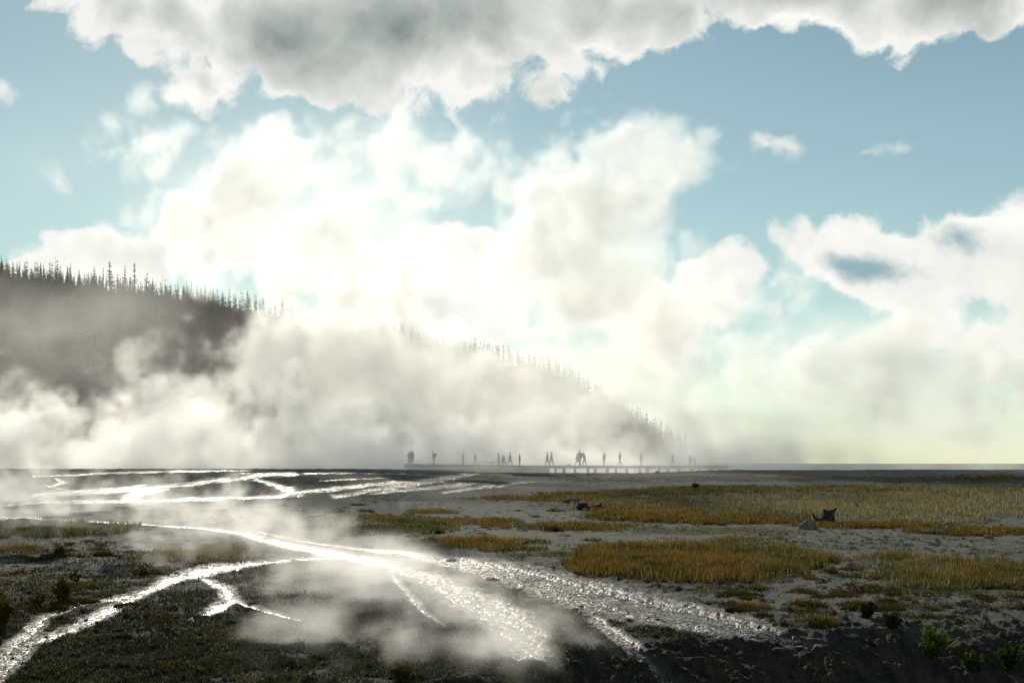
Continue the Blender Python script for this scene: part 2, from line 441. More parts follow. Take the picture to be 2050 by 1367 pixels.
def ground_mat():
    m, t, b = new_mat('sinter_crust')
    p = objpos(t)
    n1, _ = p.noise(0.35, 6, 0.6); n2, _ = p.noise(3.0, 6, 0.65); n3, _ = p.noise(14.0, 4, 0.7)
    moss, wet, bank, lit = attr(t, 'moss'), attr(t, 'wet'), attr(t, 'bank'), attr(t, 'litter')
    c = mixc(t, n1.rng(.3, .7), (.10, .105, .080), (.175, .175, .135))
    c = mixc(t, (n2.rng(.42, .75)) * .6, c, (.05, .045, .03))
    c = mixc(t, n3.rng(.52, .68) * .55, c, (.045, .04, .028))
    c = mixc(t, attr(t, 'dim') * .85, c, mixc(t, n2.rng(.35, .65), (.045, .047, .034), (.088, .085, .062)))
    c = mixc(t, (moss + (n2 - .5) * 1.6).rng(.15, .75), c, mixc(t, n3.rng(.3, .7), (.007, .009, .005), (.034, .031, .014)))
    c = mixc(t, (lit * (n2.rng(.3, .7))).sat() * .8, c, (.06, .045, .016))
    c = mixc(t, wet * .75, c, (.045, .038, .028))
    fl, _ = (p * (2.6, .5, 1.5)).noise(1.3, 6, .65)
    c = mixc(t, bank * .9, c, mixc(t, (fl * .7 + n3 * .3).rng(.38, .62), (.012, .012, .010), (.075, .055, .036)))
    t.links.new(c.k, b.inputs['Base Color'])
    r = (wet.mad(-.50, .95) + (n3 - .5) * .2).sat()
    t.links.new(r.k, b.inputs['Roughness'])
    b.inputs['Specular IOR Level'].default_value = .25
    bump(t, n2 * .6 + n3 * .35 + n1 * .3, 1.0, .16, b)
    return m

def water_mat(far):
    m, t, b = new_mat('running_water_far' if far else 'running_water')
    p = objpos(t)
    q = p * (1.0, .7, 1.0)
    k = .5 if far else 1.0
    _, v1 = q.noise(1.6 * k, 3, 0.6); _, v2 = q.noise(12.0 * k, 3, 0.65)
    g = t.nodes.new('ShaderNodeNewGeometry')
    nv = V(t, g.outputs['Normal']) + (v1 - HALF) * (.4, .4, 0) + (v2 - HALF) * ((1.2, 1.2, 0) if far else (2.1, 2.1, 0))
    nn = t.nodes.new('ShaderNodeVectorMath'); nn.operation = 'NORMALIZE'
    t.links.new(nv.k, nn.inputs[0]); t.links.new(nn.outputs[0], b.inputs['Normal'])
    # shallow sheets: mud and algae mats break the surface in streaks drawn out along the flow
    x, y, z = p.xyz()
    f = comb(t, (x * .9 + y * .42) * 3.2, (y * .9 - x * .42) * (.55 if far else .9), 0.0)
    s1, _ = f.noise(1.0, 5, .65); s2, _ = f.noise(3.1, 4, .65)
    mud = (s1 * .55 + s2 * .45).rng(.445, .535)
    t.links.new(mixc(t, mud, (.05, .042, .028), mixc(t, s2.rng(.35, .65), (.022, .019, .012), (.085, .068, .042))).k, b.inputs['Base Color'])
    sp = mud * -.40 + .5
    t.links.new(sp.k, b.inputs['Specular IOR Level'])
    r = mud * (.30 if far else .42) + (.22 if far else .14)
    t.links.new(r.k, b.inputs['Roughness'])
    b.inputs['IOR'].default_value = 1.33
    return m
HALF = (0.5, 0.5, 0.5)
build_ground()
# ----------------------------------------------------------------- grass
def leaf_mat(name, c0, c1, c2=None, trans=.5):
    """Thin leaf that lets light through; attribute hue runs c0 -> c1, pale runs towards c2."""
    m = bpy.data.materials.new(name); m.use_nodes = True; t = m.node_tree; t.nodes.clear()
    o = t.nodes.new('ShaderNodeOutputMaterial')
    c = mixc(t, attr(t, 'hue'), c0, c1)
    if c2: c = mixc(t, attr(t, 'pale'), c, c2)
    a = t.nodes.new('ShaderNodeBsdfDiffuse'); b = t.nodes.new('ShaderNodeBsdfTranslucent'); x = t.nodes.new('ShaderNodeMixShader')
    x.inputs[0].default_value = trans
    t.links.new(c.k, a.inputs[0]); t.links.new(c.k, b.inputs[0])
    t.links.new(a.outputs[0], x.inputs[1]); t.links.new(b.outputs[0], x.inputs[2]); t.links.new(x.outputs[0], o.inputs[0])
    return m

def blades(x, y, z, h, w, lean, rng):
    """Two-segment tapering blades; returns vertices (n*5) and triangles."""
    n = len(x)
    a = rng.uniform(0, 2 * np.pi, n); b = rng.uniform(0, 2 * np.pi, n)
    dx, dy = np.cos(a) * w * .5, np.sin(a) * w * .5
    lx, ly = np.cos(b) * lean * h, np.sin(b) * lean * h
    P = np.empty((n, 5, 3))
    P[:, 0] = np.stack([x - dx, y - dy, z], -1); P[:, 1] = np.stack([x + dx, y + dy, z], -1)
    P[:, 2] = np.stack([x - dx * .8 + lx * .35, y - dy * .8 + ly * .35, z + h * .55], -1); P[:, 3] = np.stack([x + dx * .8 + lx * .35, y + dy * .8 + ly * .35, z + h * .55], -1)
    P[:, 4] = np.stack([x + lx, y + ly, z + h], -1)
    i = np.arange(n)[:, None] * 5
    T = np.concatenate([i + np.array([[0, 1, 3]]), i + np.array([[0, 3, 2]]), i + np.array([[2, 3, 4]])], 0)
    return P.reshape(-1, 3), T

GRASS_MAT = leaf_mat('sedge', (.060, .072, .018), (.22, .120, .026), (.33, .29, .17), .55)

def grass_field(name, label, idx, count, rng):
    items = [GRASS[i] for i in idx]
    X0, Y0, H0, C0, P0 = [], [], [], [], []
    area = []
    for g in items:
        d = (836 * 0 + 15929) / (g[1] - 836.0)
        area.append(g[2] * d / F * (g[3] * d * d / 15929) * g[6] * (1 if g[5] > .25 else 1.3) / (1 + (d / 75) ** 2))
    area = np.array(area); area = area / area.sum()
    for g, fr in zip(items, area):
        n = int(count * fr)
        r = np.sqrt(rng.uniform(0, 1, n)) * 1.12; th = rng.uniform(0, 2 * np.pi, n)
        px = g[0] + np.cos(th) * r * g[2]; py = g[1] + np.sin(th) * r * g[3]
        d = 15929 / (py - 836.0); x = (px - CX) / F * d
        bz = ground_base(x, d); qx, qy = proj(x, d, bz)
        clump = fbm(x / .8, d / 1.1, 3, 81)
        m = grass_mask(qx, qy) + clump * .5
        keep = (m > rng.uniform(-.2, .9, n)) & (stream_mask(qx, qy, NEAR_STREAMS) < .1) & (stream_mask(qx, qy, FAR_STREAMS) < .2)
        x, d, px, py, clump = x[keep], d[keep], px[keep], py[keep], clump[keep]
        big = fbm(x / 3, d / 4, 3, 83)
        X0.append(x); Y0.append(d)
        H0.append(g[5] * .64 * rng.uniform(.25, 1.2, len(x)) * (1 + .5 * clump + .35 * big))
        C0.append(np.clip(g[4] - .14 + 1.0 * big + .35 * fbm(x / .9, d / 1.4, 2, 87) + rng.normal(0, .17, len(x)), 0, 1)); P0.append((rng.uniform(0, 1, len(x)) < .10) * .8 + np.clip(g[7] * rng.uniform(.2, 1.3, len(x)) + .3 * fbm(x / 2, d / 2.5, 2, 85) * (g[7] > 0), 0, 1))
    x, y, h, c, p = map(np.concatenate, (X0, Y0, H0, C0, P0))
    z = ground_z(x, y) - .03
    w = np.clip(.00042 * y, .014, .05) * rng.uniform(.7, 1.3, len(x))
    Vv, T = blades(x, y, z, np.maximum(h, .05), w, rng.uniform(.1, .5, len(x)), rng)
    o = mesh_np(name, Vv, T, GRASS_MAT)
    set_attr(o, 'hue', np.repeat(c, 5)); set_attr(o, 'pale', np.repeat(p, 5))
    tag(o, label, 'grass', None, 'stuff')
    return o

def turf(rng):
    n = 420000
    px = rng.uniform(-60, 2110, n); d = 1 / rng.uniform(1 / 66, 1 / 27, n); x = (px - CX) / F * d
    z0 = ground_base(x, d); qx, qy = proj(x, d, z0)
    m = fbm(x / 1.6, d / 2.2, 5, 101, .62) + .35 * (1 - sstep(30, 50, d - np.interp(x, [-10, 0, 8, 14], [0, 2, -6, -12]))) - .12 + .30 * sstep(-5, -9, x) * sstep(66, 58, d)
    keep = (m > rng.uniform(-.05, .3, n)) & (stream_mask(qx, qy, NEAR_STREAMS) + .7 * fbm(x / .6, d / 1.2, 3, 103) < -.25) & ((d > bank_edge(x) - .3) | (fbm(x / 1.1, d / 1.4, 3, 111) > .0))
    x, d = x[keep], d[keep]; k = len(x)
    z = ground_z(x, d) - .015
    Vv, T = blades(x, d, z, rng.uniform(.03, .11, k) * (1 + .8 * fbm(x / 1.2, d / 1.2, 2, 105)), rng.uniform(.018, .04, k), rng.uniform(.3, 1.2, k), rng)
    o = mesh_np('turf', Vv, T, TURF_MAT)
    set_attr(o, 'hue', np.repeat(np.clip(.35 + .9 * fbm(x / 2, d / 3, 3, 107) + rng.normal(0, .2, k), 0, 1), 5)); set_attr(o, 'pale', np.repeat((rng.uniform(0, 1, k) < .06) * .9, 5))
    tag(o, 'short dark moss and turf creeping over the nearest ground', 'turf', None, 'stuff')
TURF_MAT = leaf_mat('short_turf', (.032, .040, .019), (.092, .084, .040), (.24, .23, .16), .45)

def build_grass():
    rng = np.random.default_rng(3)
    near = [i for i, g in enumerate(GRASS) if g[1] >= 1076]
    mid = [i for i, g in enumerate(GRASS) if g[1] < 1076 and g[1] >= 1020]
    far = [i for i, g in enumerate(GRASS) if g[1] < 1020]
    grass_field('grass', 'tall orange and green sedge in ragged patches nearest the streams', near, 210000, rng)
    turf(rng)
    grass_field('grass', 'gold and rust strips of sedge across the middle of the plain', mid, 190000, rng)
    grass_field('grass', 'pale straw field and low turf towards the far edge of the plain', far, 200000, rng)
build_grass()

# ----------------------------------------------------------------- tufts and shrubs: one thing each
TUFT_MAT = leaf_mat('tuft_leaf', (.028, .034, .011), (.15, .10, .022), None, .45)
BUSH_MAT = leaf_mat('bush_leaf', (.03, .05, .010), (.10, .15, .02), None, .55)
def bark_mat(name, a, b, sc=9):
    m, t, bs = new_mat(name)
    n, _ = (objpos(t) * (1, 1, .25)).noise(sc, 5, .65)
    t.links.new(mixc(t, n.rng(.3, .7), a, b).k, bs.inputs['Base Color']); bs.inputs['Roughness'].default_value = .9
    bump(t, n, .7, .03, bs)
    return m
TWIG_MAT = bark_mat('twig', (.05, .04, .025), (.12, .09, .06))

def tuft_mesh(name, rng, n, spread, h, w, hue):
    r = np.sqrt(rng.uniform(0, 1, n)) * spread; a = rng.uniform(0, 2 * np.pi, n)
    x, y = r * np.cos(a), r * np.sin(a)
    prof = h * (1 - .7 * (r / spread) ** 2) * rng.uniform(.5, 1.1, n)
    Vv, T = blades(x, y, np.full(n, -.05), prof + .04, w * rng.uniform(.7, 1.3, n), rng.uniform(.2, .9, n), rng)
    # the cushion of old leaves the blades stand in
    k, m = 14, 5
    rr = np.linspace(1.05, .0, m + 1)[:m]; aa = np.arange(k) * 2 * np.pi / k
    ca, sa = np.cos(aa), np.sin(aa)
    C = [np.stack([q * spread * ca * (1 + .12 * np.sin(3 * aa + 1)), q * spread * sa * (1 + .1 * np.cos(2 * aa)), np.full(k, -.08 + h * .42 * (1 - q * q / 1.1)) + rng.normal(0, h * .05, k)], -1) for q in rr]
    C = np.concatenate(C + [np.array([[0, 0, -.08 + h * .42]])]); b = len(Vv)
    CT = [(b + i * k + j, b + i * k + (j + 1) % k, b + (i + 1) * k + (j + 1) % k) for i in range(m - 1) for j in range(k)] + [(b + i * k + j, b + (i + 1) * k + (j + 1) % k, b + (i + 1) * k + j) for i in range(m - 1) for j in range(k)] + [(b + (m - 1) * k + j, b + (m - 1) * k + (j + 1) % k, b + m * k) for j in range(k)]
    o = mesh_np(name, np.concatenate([Vv, C]), np.concatenate([T, np.array(CT)]), TUFT_MAT)
    set_attr(o, 'hue', np.concatenate([np.repeat(np.clip(hue + rng.normal(0, .18, n), 0, 1), 5), np.full(len(C), max(0, hue - .15))]))
    return o

def shrub_mesh(rng, stems, h, spread, leaves, leaf, hue, name, label, cat, mat=None):
    """A shrub: an Empty with its stems and its foliage (many leaf faces along the twigs)."""
    root = bpy.data.objects.new(name, None); COL.objects.link(root); tag(root, label, cat)
    SV, SF, LV, LF, LH = [], [], [], [], []
    for s in range(stems):
        a = rng.uniform(0, 2 * np.pi); l = spread * rng.uniform(.2, 1.0); hh = h * rng.uniform(.55, 1.05) * (1 - .35 * l / spread)
        tip = np.array([math.cos(a) * l, math.sin(a) * l, hh]); b0 = tip * [.12, .12, 0] + [0, 0, -.05]
        k0 = len(SV)
        rad = .010 + .012 * h
        for f in (0, .5, 1):
            c = b0 + (tip - b0) * [f ** 1.3, f ** 1.3, f]
            for q in range(3): SV.append(c + rad * (1 - .75 * f) * np.array([math.cos(q * 2.09), math.sin(q * 2.09), 0]))
        for f in (0, 1):
            for q in range(3): SF.append((k0 + f * 3 + q, k0 + f * 3 + (q + 1) % 3, k0 + f * 3 + 3 + (q + 1) % 3, k0 + f * 3 + 3 + q))
        for q in range(leaves):
            f = rng.uniform(.22, 1.05)
            c = b0 + (tip - b0) * [f ** 1.3, f ** 1.3, f] + rng.normal(0, .10 * spread, 3) * (1.1 - f * .5)
            d = rng.normal(0, 1, 3) + [0, 0, 1.0]; d /= np.linalg.norm(d); s2 = np.cross(d, rng.normal(0, 1, 3)); s2 /= np.linalg.norm(s2) + 1e-6
            L = leaf * rng.uniform(.6, 1.3); k = len(LV)
            LV += [c - s2 * L * .22, c + s2 * L * .22, c + d * L + s2 * L * .05, c + d * L * .5 - s2 * L * .3]
            LF.append((k, k + 1, k + 2, k + 3)); LH += [np.clip(hue + rng.normal(0, .2), 0, 1)] * 4
    mesh_np('stems', np.array(SV), np.array(SF), TWIG_MAT, root)
    o = mesh_np('foliage', np.array(LV), np.array(LF), mat or BUSH_MAT, root); set_attr(o, 'hue', np.array(LH))
    return root

def build_plants():
    rng = np.random.default_rng(5)
    def put(o, px, py, rot=None):
        o.location = on_ground(px, py); o.rotation_euler = (0, 0, rng.uniform(0, 6.28) if rot is None else rot); return o
    # shrubs that stand out
    S = [  # column, row of the foot, height px, width px, hue, label
        (1872, 1322, 62, 78, .6, 'bright green leafy shrub, the largest on the dark bank', BUSH_MAT),
        (1945, 1345, 40, 48, .35, 'smaller green shrub just beside the largest one on the dark bank', BUSH_MAT),
        (2022, 1350, 60, 50, -.1, 'dark shrub with upright stems in the corner of the dark bank', BUSH_MAT),
        (128, 1205, 56, 58, .8, 'golden brown shrub with a dense rounded top beside bare crust', TUFT_MAT),
        (124, 1113, 28, 46, .2, 'grey green shrub standing alone below the green grass strip', TUFT_MAT),
        (280, 1150, 30, 78, .55, 'wide yellow green shrub at the edge of the split stream', TUFT_MAT),
        (75, 1215, 24, 66, .4, 'low spreading brown shrub beside the golden one', TUFT_MAT),
        (478, 1014, 18, 52, .1, 'dark low shrub on the pale crust behind the steaming channel', TUFT_MAT),
        (1735, 1236, 38, 40, .35, 'thin olive shrub beside the yellow tussock', TUFT_MAT),
        (1785, 1258, 34, 46, .25, 'dark olive shrub on the dim slope above the bank', TUFT_MAT),
        (150, 1165, 20, 30, .3, 'small sparse shrub on grey crust above the golden shrub', TUFT_MAT),
        (805, 1362, 46, 50, .9, 'rust brown shrub in the steam at the water edge', TUFT_MAT),
        (1392, 980, 15, 22, .1, 'dark rounded shrub in the far straw field', TUFT_MAT),
        (5, 1255, 70, 50, .5, 'brown shrub cut by the picture edge beside the lower stream', TUFT_MAT),
    ]
    for px, py, hp, wp, hue, lab, mt in S:
        x, d, z = on_ground(px, py); s = d / F
        big = hp > 30
        o = shrub_mesh(rng, 26 if big else 16, hp * s, wp * s * .5, 26 if big else 16, (.075 if big else .06) * (1 + d / 90), hue, 'shrub', lab, 'shrub', mt)
        o.location = (x, d, z)
    # tussocks that stand out
    T = [(1640, 1250, 44, 17, .55, 'yellow straw tussock draped over a dark undercut edge'), (1515, 1219, 34, 10, .75, 'flat golden tussock at the lip of the wide stream'),
         (792, 1116, 30, 9, .5, 'yellow tussock at the tip of the bar between the two streams'), (862, 1140, 22, 8, .6, 'straw tussock midway along the bar between the two streams'),
         (985, 1160, 15, 6, .15, 'small dark tussock standing alone in the wide stream'), (905, 1120, 14, 6, .2, 'tiny dark tussock near the head of the wide stream'),
         (500, 1158, 14, 6, .95, 'orange tuft on grey crust between the split stream arms'), (168, 1157, 12, 6, 1.0, 'small orange tuft on bare crust near the golden shrub'),
         (1105, 1062, 24, 9, .05, 'dark green tussock in the orange strip above the rust sedge'), (1720, 1186, 26, 8, .15, 'dark tussock between the two big sedge patches')]
    for px, py, wp, hp, hue, lab in T:
        x, d, z = on_ground(px, py); s = d / F
        o = tuft_mesh('tussock', rng, 420, wp * s, hp * s * 1.4, .02 * (1 + d / 80), hue); o.location = (x, d, z - .02)
        tag(o, lab, 'tussock')
    # the many small dark tufts on the crust
    protos = [tuft_mesh('grass_tuft', rng, 130, .24 + .08 * k, .16 + .03 * k, .022, .12 + .1 * k) for k in range(5)]
    zones = [(1250, 2050, 1175, 1245, 75), (1130, 1420, 1085, 1120, 26), (30, 640, 1080, 1150, 40), (20, 330, 1160, 1235, 24), (650, 1250, 1015, 1085, 26), (380, 760, 1005, 1050, 18), (1600, 1800, 1130, 1200, 16), (860, 1100, 1165, 1200, 10), (300, 700, 1230, 1340, 24)]
    first = True; k = 0
    for x0, x1, y0, y1, n in zones:
        for _ in range(n):
            px, py = rng.uniform(x0, x1), rng.uniform(y0, y1)
            x, d, z = on_ground(px, py)
            if stream_mask(np.array([px]), np.array([py]), NEAR_STREAMS)[0] > -.2: continue
            pr = protos[k % 5]
            o = pr if k < 5 else pr.copy()
            if k >= 5: COL.objects.link(o)
            k += 1
            o.location = (x, d, z); o.rotation_euler = (0, 0, rng.uniform(0, 6.28)); sc = rng.uniform(.55, 1.25); o.scale = (sc * rng.uniform(.9, 1.6), sc, sc * rng.uniform(.6, 1.1))
            tag(o, 'small dark green or brown tuft growing by itself on the grey crust', 'tuft', 'small dark tufts scattered on the crust')
build_plants()
# ----------------------------------------------------------------- wooded hill
RIDGE = np.array([(-9000, 930), (-4000, 700), (-1500, 470), (-600, 480), (-200, 520), (0, 553), (100, 562), (250, 588), (410, 605), (550, 632), (740, 672), (900, 706), (1000, 728), (1080, 742), (1160, 782), (1250, 855), (1320, 912), (1400, 938), (1600, 940), (12000, 940)], float)
HILL_D = 850.0
def hill_z(x, y):
    """Height of the hill: a ridge running across at HILL_D that falls to the plain in front and behind."""
    u = CX + F * x / HILL_D
    top = (HZ - np.interp(u, RIDGE[:, 0], RIDGE[:, 1])) / F * HILL_D
    k = np.where(y < HILL_D, sstep(560, HILL_D, y) * .35 + np.clip((y - 560) / (HILL_D - 560), 0, 1) * .65, 1 - sstep(HILL_D, 1250, y))
    return -4.0 + (top + 4.0) * k + 5 * fbm(x / 60, y / 60, 3, 91) * k * (1 - np.exp(-((y - HILL_D) / 60) ** 2))

def build_hill():
    xs = np.concatenate([np.linspace(-2600, -420, 60)[:-1], np.linspace(-420, 160, 200), np.linspace(160, 2600, 50)[1:]]); ys = np.linspace(555, 1260, 110)
    Y, Xg = np.meshgrid(ys, xs, indexing='ij')
    Z = hill_z(Xg, Y)
    n, k = Y.shape; idx = np.arange(n * k).reshape(n, k)
    q = np.stack([idx[:-1, :-1], idx[:-1, 1:], idx[1:, 1:], idx[1:, :-1]], -1).reshape(-1, 4)
    m, t, b = new_mat('forest_floor')
    nn, _ = objpos(t).noise(.05, 5, .6)
    t.links.new(mixc(t, nn.rng(.35, .7), (.035, .05, .02), (.075, .08, .035)).k, b.inputs['Base Color']); b.inputs['Roughness'].default_value = 1
    h = mesh_np('hill', np.stack([Xg, Y, Z], -1).reshape(-1, 3), q, m, smooth=True)
    tag(h, kind='structure')
build_hill()

def needle_mat():
    m, t, b = new_mat('needles')
    n, _ = objpos(t).noise(.6, 3, .6)
    oi = t.nodes.new('ShaderNodeObjectInfo')
    c = mixc(t, n.rng(.35, .65), (.022, .040, .014), (.052, .074, .024))
    c = mixc(t, X(t, oi.outputs['Random']) * .5, c, (.040, .044, .016))
    t.links.new(c.k, b.inputs['Base Color']); b.inputs['Roughness'].default_value = .8
    return m
NEEDLE = needle_mat()
TRUNK_MAT = bark_mat('conifer_bark', (.06, .05, .04), (.14, .12, .10), 4)

def cone_tree(rng, h, r, whorls, per, base, sparse=0.0):
    """Crown of drooping boughs (each a ragged spray of small faces) and a tapering trunk."""
    CV, CF = [], []
    for w in range(whorls):
        f = base + (1 - base) * (w + rng.uniform(0, .6)) / whorls
        if rng.uniform() < sparse: continue
        L = r * (1 - (f - base) / (1 - base)) ** .8 + .12
        if sparse: L *= rng.uniform(.5, 1.0)
        a0 = rng.uniform(0, 6.28)
        for k in range(per):
            a = a0 + k * 6.283 / per + rng.normal(0, .25); l = L * rng.uniform(.65, 1.15); z = f * h + rng.normal(0, .1)
            d = np.array([math.cos(a), math.sin(a), 0]); s = np.array([-d[1], d[0], 0]); dr = -.28 * l
            p = lambda t, q, zz: d * l * t + s * l * q + [0, 0, z + dr * t * t + zz]
            b = len(CV)
            CV += [p(0, -.05, .12), p(0, .05, .12), p(.45, .26, -.12), p(.5, 0, .10), p(.45, -.26, -.12), p(1, 0, .06), p(.78, .22, -.18), p(.78, -.22, -.18)]
            CF += [(b, b + 1, b + 3), (b + 1, b + 2, b + 3), (b, b + 3, b + 4), (b + 3, b + 2, b + 6), (b + 3, b + 6, b + 5), (b + 3, b + 5, b + 7), (b + 3, b + 7, b + 4)]
    b = len(CV); CV += [np.array([.10, 0, h * .93]), np.array([-.05, .09, h * .93]), np.array([-.05, -.09, h * .93]), np.array([0, 0, h * 1.03])]; CF += [(b, b + 1, b + 3), (b + 1, b + 2, b + 3), (b + 2, b, b + 3)]
    return np.array(CV), np.array(CF)

def trunk_mesh(h, r, bend, rng, stubs=0):
    SV, SF = [], []
    k, m = 6, 5
    bx, by = rng.normal(0, bend, 2)
    for i in range(m + 1):
        f = i / m
        for j in range(k): SV.append((bx * f * f + r * (1 - .92 * f) * math.cos(j * 6.283 / k), by * f * f + r * (1 - .92 * f) * math.sin(j * 6.283 / k), -1.0 + (h + 1) * f))
    for i in range(m):
        for j in range(k): SF.append((i * k + j, i * k + (j + 1) % k, (i + 1) * k + (j + 1) % k, (i + 1) * k + j))
    for s in range(stubs):
        f = rng.uniform(.35, .95); a = rng.uniform(0, 6.28); l = rng.uniform(.3, 1.1); c = np.array([bx * f * f, by * f * f, -1 + (h + 1) * f]); d = np.array([math.cos(a), math.sin(a), rng.uniform(-.2, .5)]) * l
        b = len(SV); w = .05
        SV += [tuple(c + [0, 0, w]), tuple(c - [0, 0, w]), tuple(c + d - [0, 0, .01]), tuple(c + d + [0, 0, .01])]; SF.append((b, b + 1, b + 2, b + 3))
    return np.array(SV), np.array(SF)

def build_trees():
    rng = np.random.default_rng(17)
    protos = []
    for k in range(5):
        cv, cf = cone_tree(rng, 14.0, [2.0, 2.5, 1.7, 2.2, 1.5][k], [15, 14, 17, 13, 16][k], 7, [.08, .12, .06, .18, .10][k], .08)
        protos.append((cv, cf))
    tall = [cone_tree(rng, 14.0, 1.5, 17, 6, .22, .18) for _ in range(3)]
    cr_me, tr_me = [], []
    for k, (cv, cf) in enumerate(protos + tall):
        root = None
        o = mesh_np('crown', cv, cf, NEEDLE); tv, tf = trunk_mesh(13.6, .24, .15, rng); o2 = mesh_np('trunk', tv, tf, TRUNK_MAT)
        cr_me.append(o.data); tr_me.append(o2.data); bpy.data.objects.remove(o); bpy.data.objects.remove(o2)
    def tree(px, hp, k, label, group, dback=0.0, dead=False):
        d = HILL_D + dback; x = (px - CX) / F * d; z = float(hill_z(np.array([x]), np.array([d]))[0]); s = hp * d / F / 14.0
        if dead:
            v, f = trunk_mesh(14.0, .20, .5, rng, 16)
            o = mesh_np('dead_tree', v, f, TRUNK_MAT); o.location = (x, d, z - .5); o.scale = (1, 1, s); tag(o, label, 'dead tree', group); return o
        root = bpy.data.objects.new('conifer', None); COL.objects.link(root); root.location = (x, d, z - .6); root.rotation_euler = (rng.normal(0, .02), rng.normal(0, .02), rng.uniform(0, 6.28))
        w = rng.uniform(1.2, 2.1); root.scale = (max(s, .6) * w, max(s, .6) * w, s)
        tag(root, label, 'tree', group)
        for nm, me in (('crown', cr_me[k]), ('trunk', tr_me[k])):
            c = bpy.data.objects.new(nm, me); COL.objects.link(c); c.parent = root
        return root
    # trees one can pick out
    tree(270, 66, 5, 'tallest conifer of the ridge, with a thin open crown', None)
    tree(250, 58, 6, 'second tall thin conifer just beside the tallest one on the ridge', None)
    tree(221, 62, 7, 'tall conifer with a bushy top apart from the pair of tallest ones', None)
    tree(190, 46, 6, 'slim tall conifer on the ridge, standing apart from the bushier tall one', None)
    tree(950, 44, 1, 'pointed conifer rising in the gap of blue sky on the far ridge', None)
    tree(979, 40, 0, 'full conifer beside the pointed one in the gap of blue sky', None)
    for px, hp, lab in ((112, 54, 'bare dead trunk rising highest above the wooded ridge'), (13, 46, 'bare dead trunk at the high end of the ridge'), (325, 50, 'bare dead trunk among conifers near the steam edge'),
                        (1000, 36, 'bare dead trunk beside the full conifer in the blue gap'), (905, 38, 'bare dead trunk in thin steam on the far ridge'), (1047, 50, 'tall bare dead trunk at the far end of the ridge gap')):
        tree(px, hp, 0, lab, None, dead=True)
    lab = 'conifer in the dark row along the high wooded ridge'
    lab2 = 'pale conifer half hidden in steam on the lower ridge'
    for i in range(200):
        px = rng.uniform(-40, 440)
        hp = (16 + 22 * rng.uniform() ** 1.6) * (1.25 if rng.uniform() < .12 else 1)
        tree(px, hp, int(rng.integers(0, 5)), lab, 'conifers along the high ridge', rng.uniform(-14, 10))
    for i in range(85):
        px = rng.uniform(720, 1180)
        tree(px, rng.uniform(18, 36), int(rng.integers(0, 5)), lab2, 'conifers along the lower ridge', rng.uniform(-12, 8))
    # the rest of the wood, one mass
    VV, FF, base = [], [], 0
    n = 4600
    xs = rng.uniform(-380, 125, n * 3); ys = rng.uniform(600, HILL_D - 10, n * 3)
    zz = hill_z(xs, ys); u, v = proj(xs, ys, zz)
    ok = (zz > 1.0) & (u > -160) & (u < 1420) & (fbm(xs / 30, ys / 30, 2, 95) > -.45)
    xs, ys, zz = xs[ok][:n], ys[ok][:n], zz[ok][:n]
    for x, y, z in zip(xs, ys, zz):
        cv, cf = protos[int(rng.integers(0, 5))]; a = rng.uniform(0, 6.28); s = rng.uniform(.75, 1.15); c, sn = math.cos(a), math.sin(a)
        v = cv * s; v = np.stack([v[:, 0] * c - v[:, 1] * sn + x, v[:, 0] * sn + v[:, 1] * c + y, v[:, 2] * rng.uniform(.8, 1.1) + z - .8], -1)
        VV.append(v); FF.append(cf + base); base += len(v)
    o = mesh_np('forest', np.concatenate(VV), np.concatenate(FF), NEEDLE)
    tag(o, 'dark conifer forest covering the hillside behind the steam', 'forest', None, 'stuff')
build_trees()
# ----------------------------------------------------------------- boardwalk
BW_D = 180.0
def bw_z(px): return (HZ - np.interp(px, [700, 810, 1000, 1100, 1400, 1700], [928.0, 928.6, 931.0, 931.8, 932.3, 933.0])) / F * BW_D
def bw_x(px): return (px - CX) / F * BW_D
def wood_mat(name, a, b):
    m, t, bs = new_mat(name)
    n, _ = (objpos(t) * (.6, 6, 6)).noise(2.0, 5, .6)
    t.links.new(mixc(t, n.rng(.3, .7), a, b).k, bs.inputs['Base Color']); bs.inputs['Roughness'].default_value = .85
    return m
WOOD = wood_mat('grey_planks', (.10, .09, .075), (.22, .20, .17))
WOOD2 = wood_mat('dark_timber', (.05, .045, .04), (.12, .11, .09))

def box(V_, F_, lo, hi):
    b = len(V_)
    V_ += [(lo[0], lo[1], lo[2]), (hi[0], lo[1], lo[2]), (hi[0], hi[1], lo[2]), (lo[0], hi[1], lo[2]), (lo[0], lo[1], hi[2]), (hi[0], lo[1], hi[2]), (hi[0], hi[1], hi[2]), (lo[0], hi[1], hi[2])]
    F_ += [(b, b + 3, b + 2, b + 1), (b + 4, b + 5, b + 6, b + 7), (b, b + 1, b + 5, b + 4), (b + 1, b + 2, b + 6, b + 5), (b + 2, b + 3, b + 7, b + 6), (b + 3, b, b + 4, b + 7)]

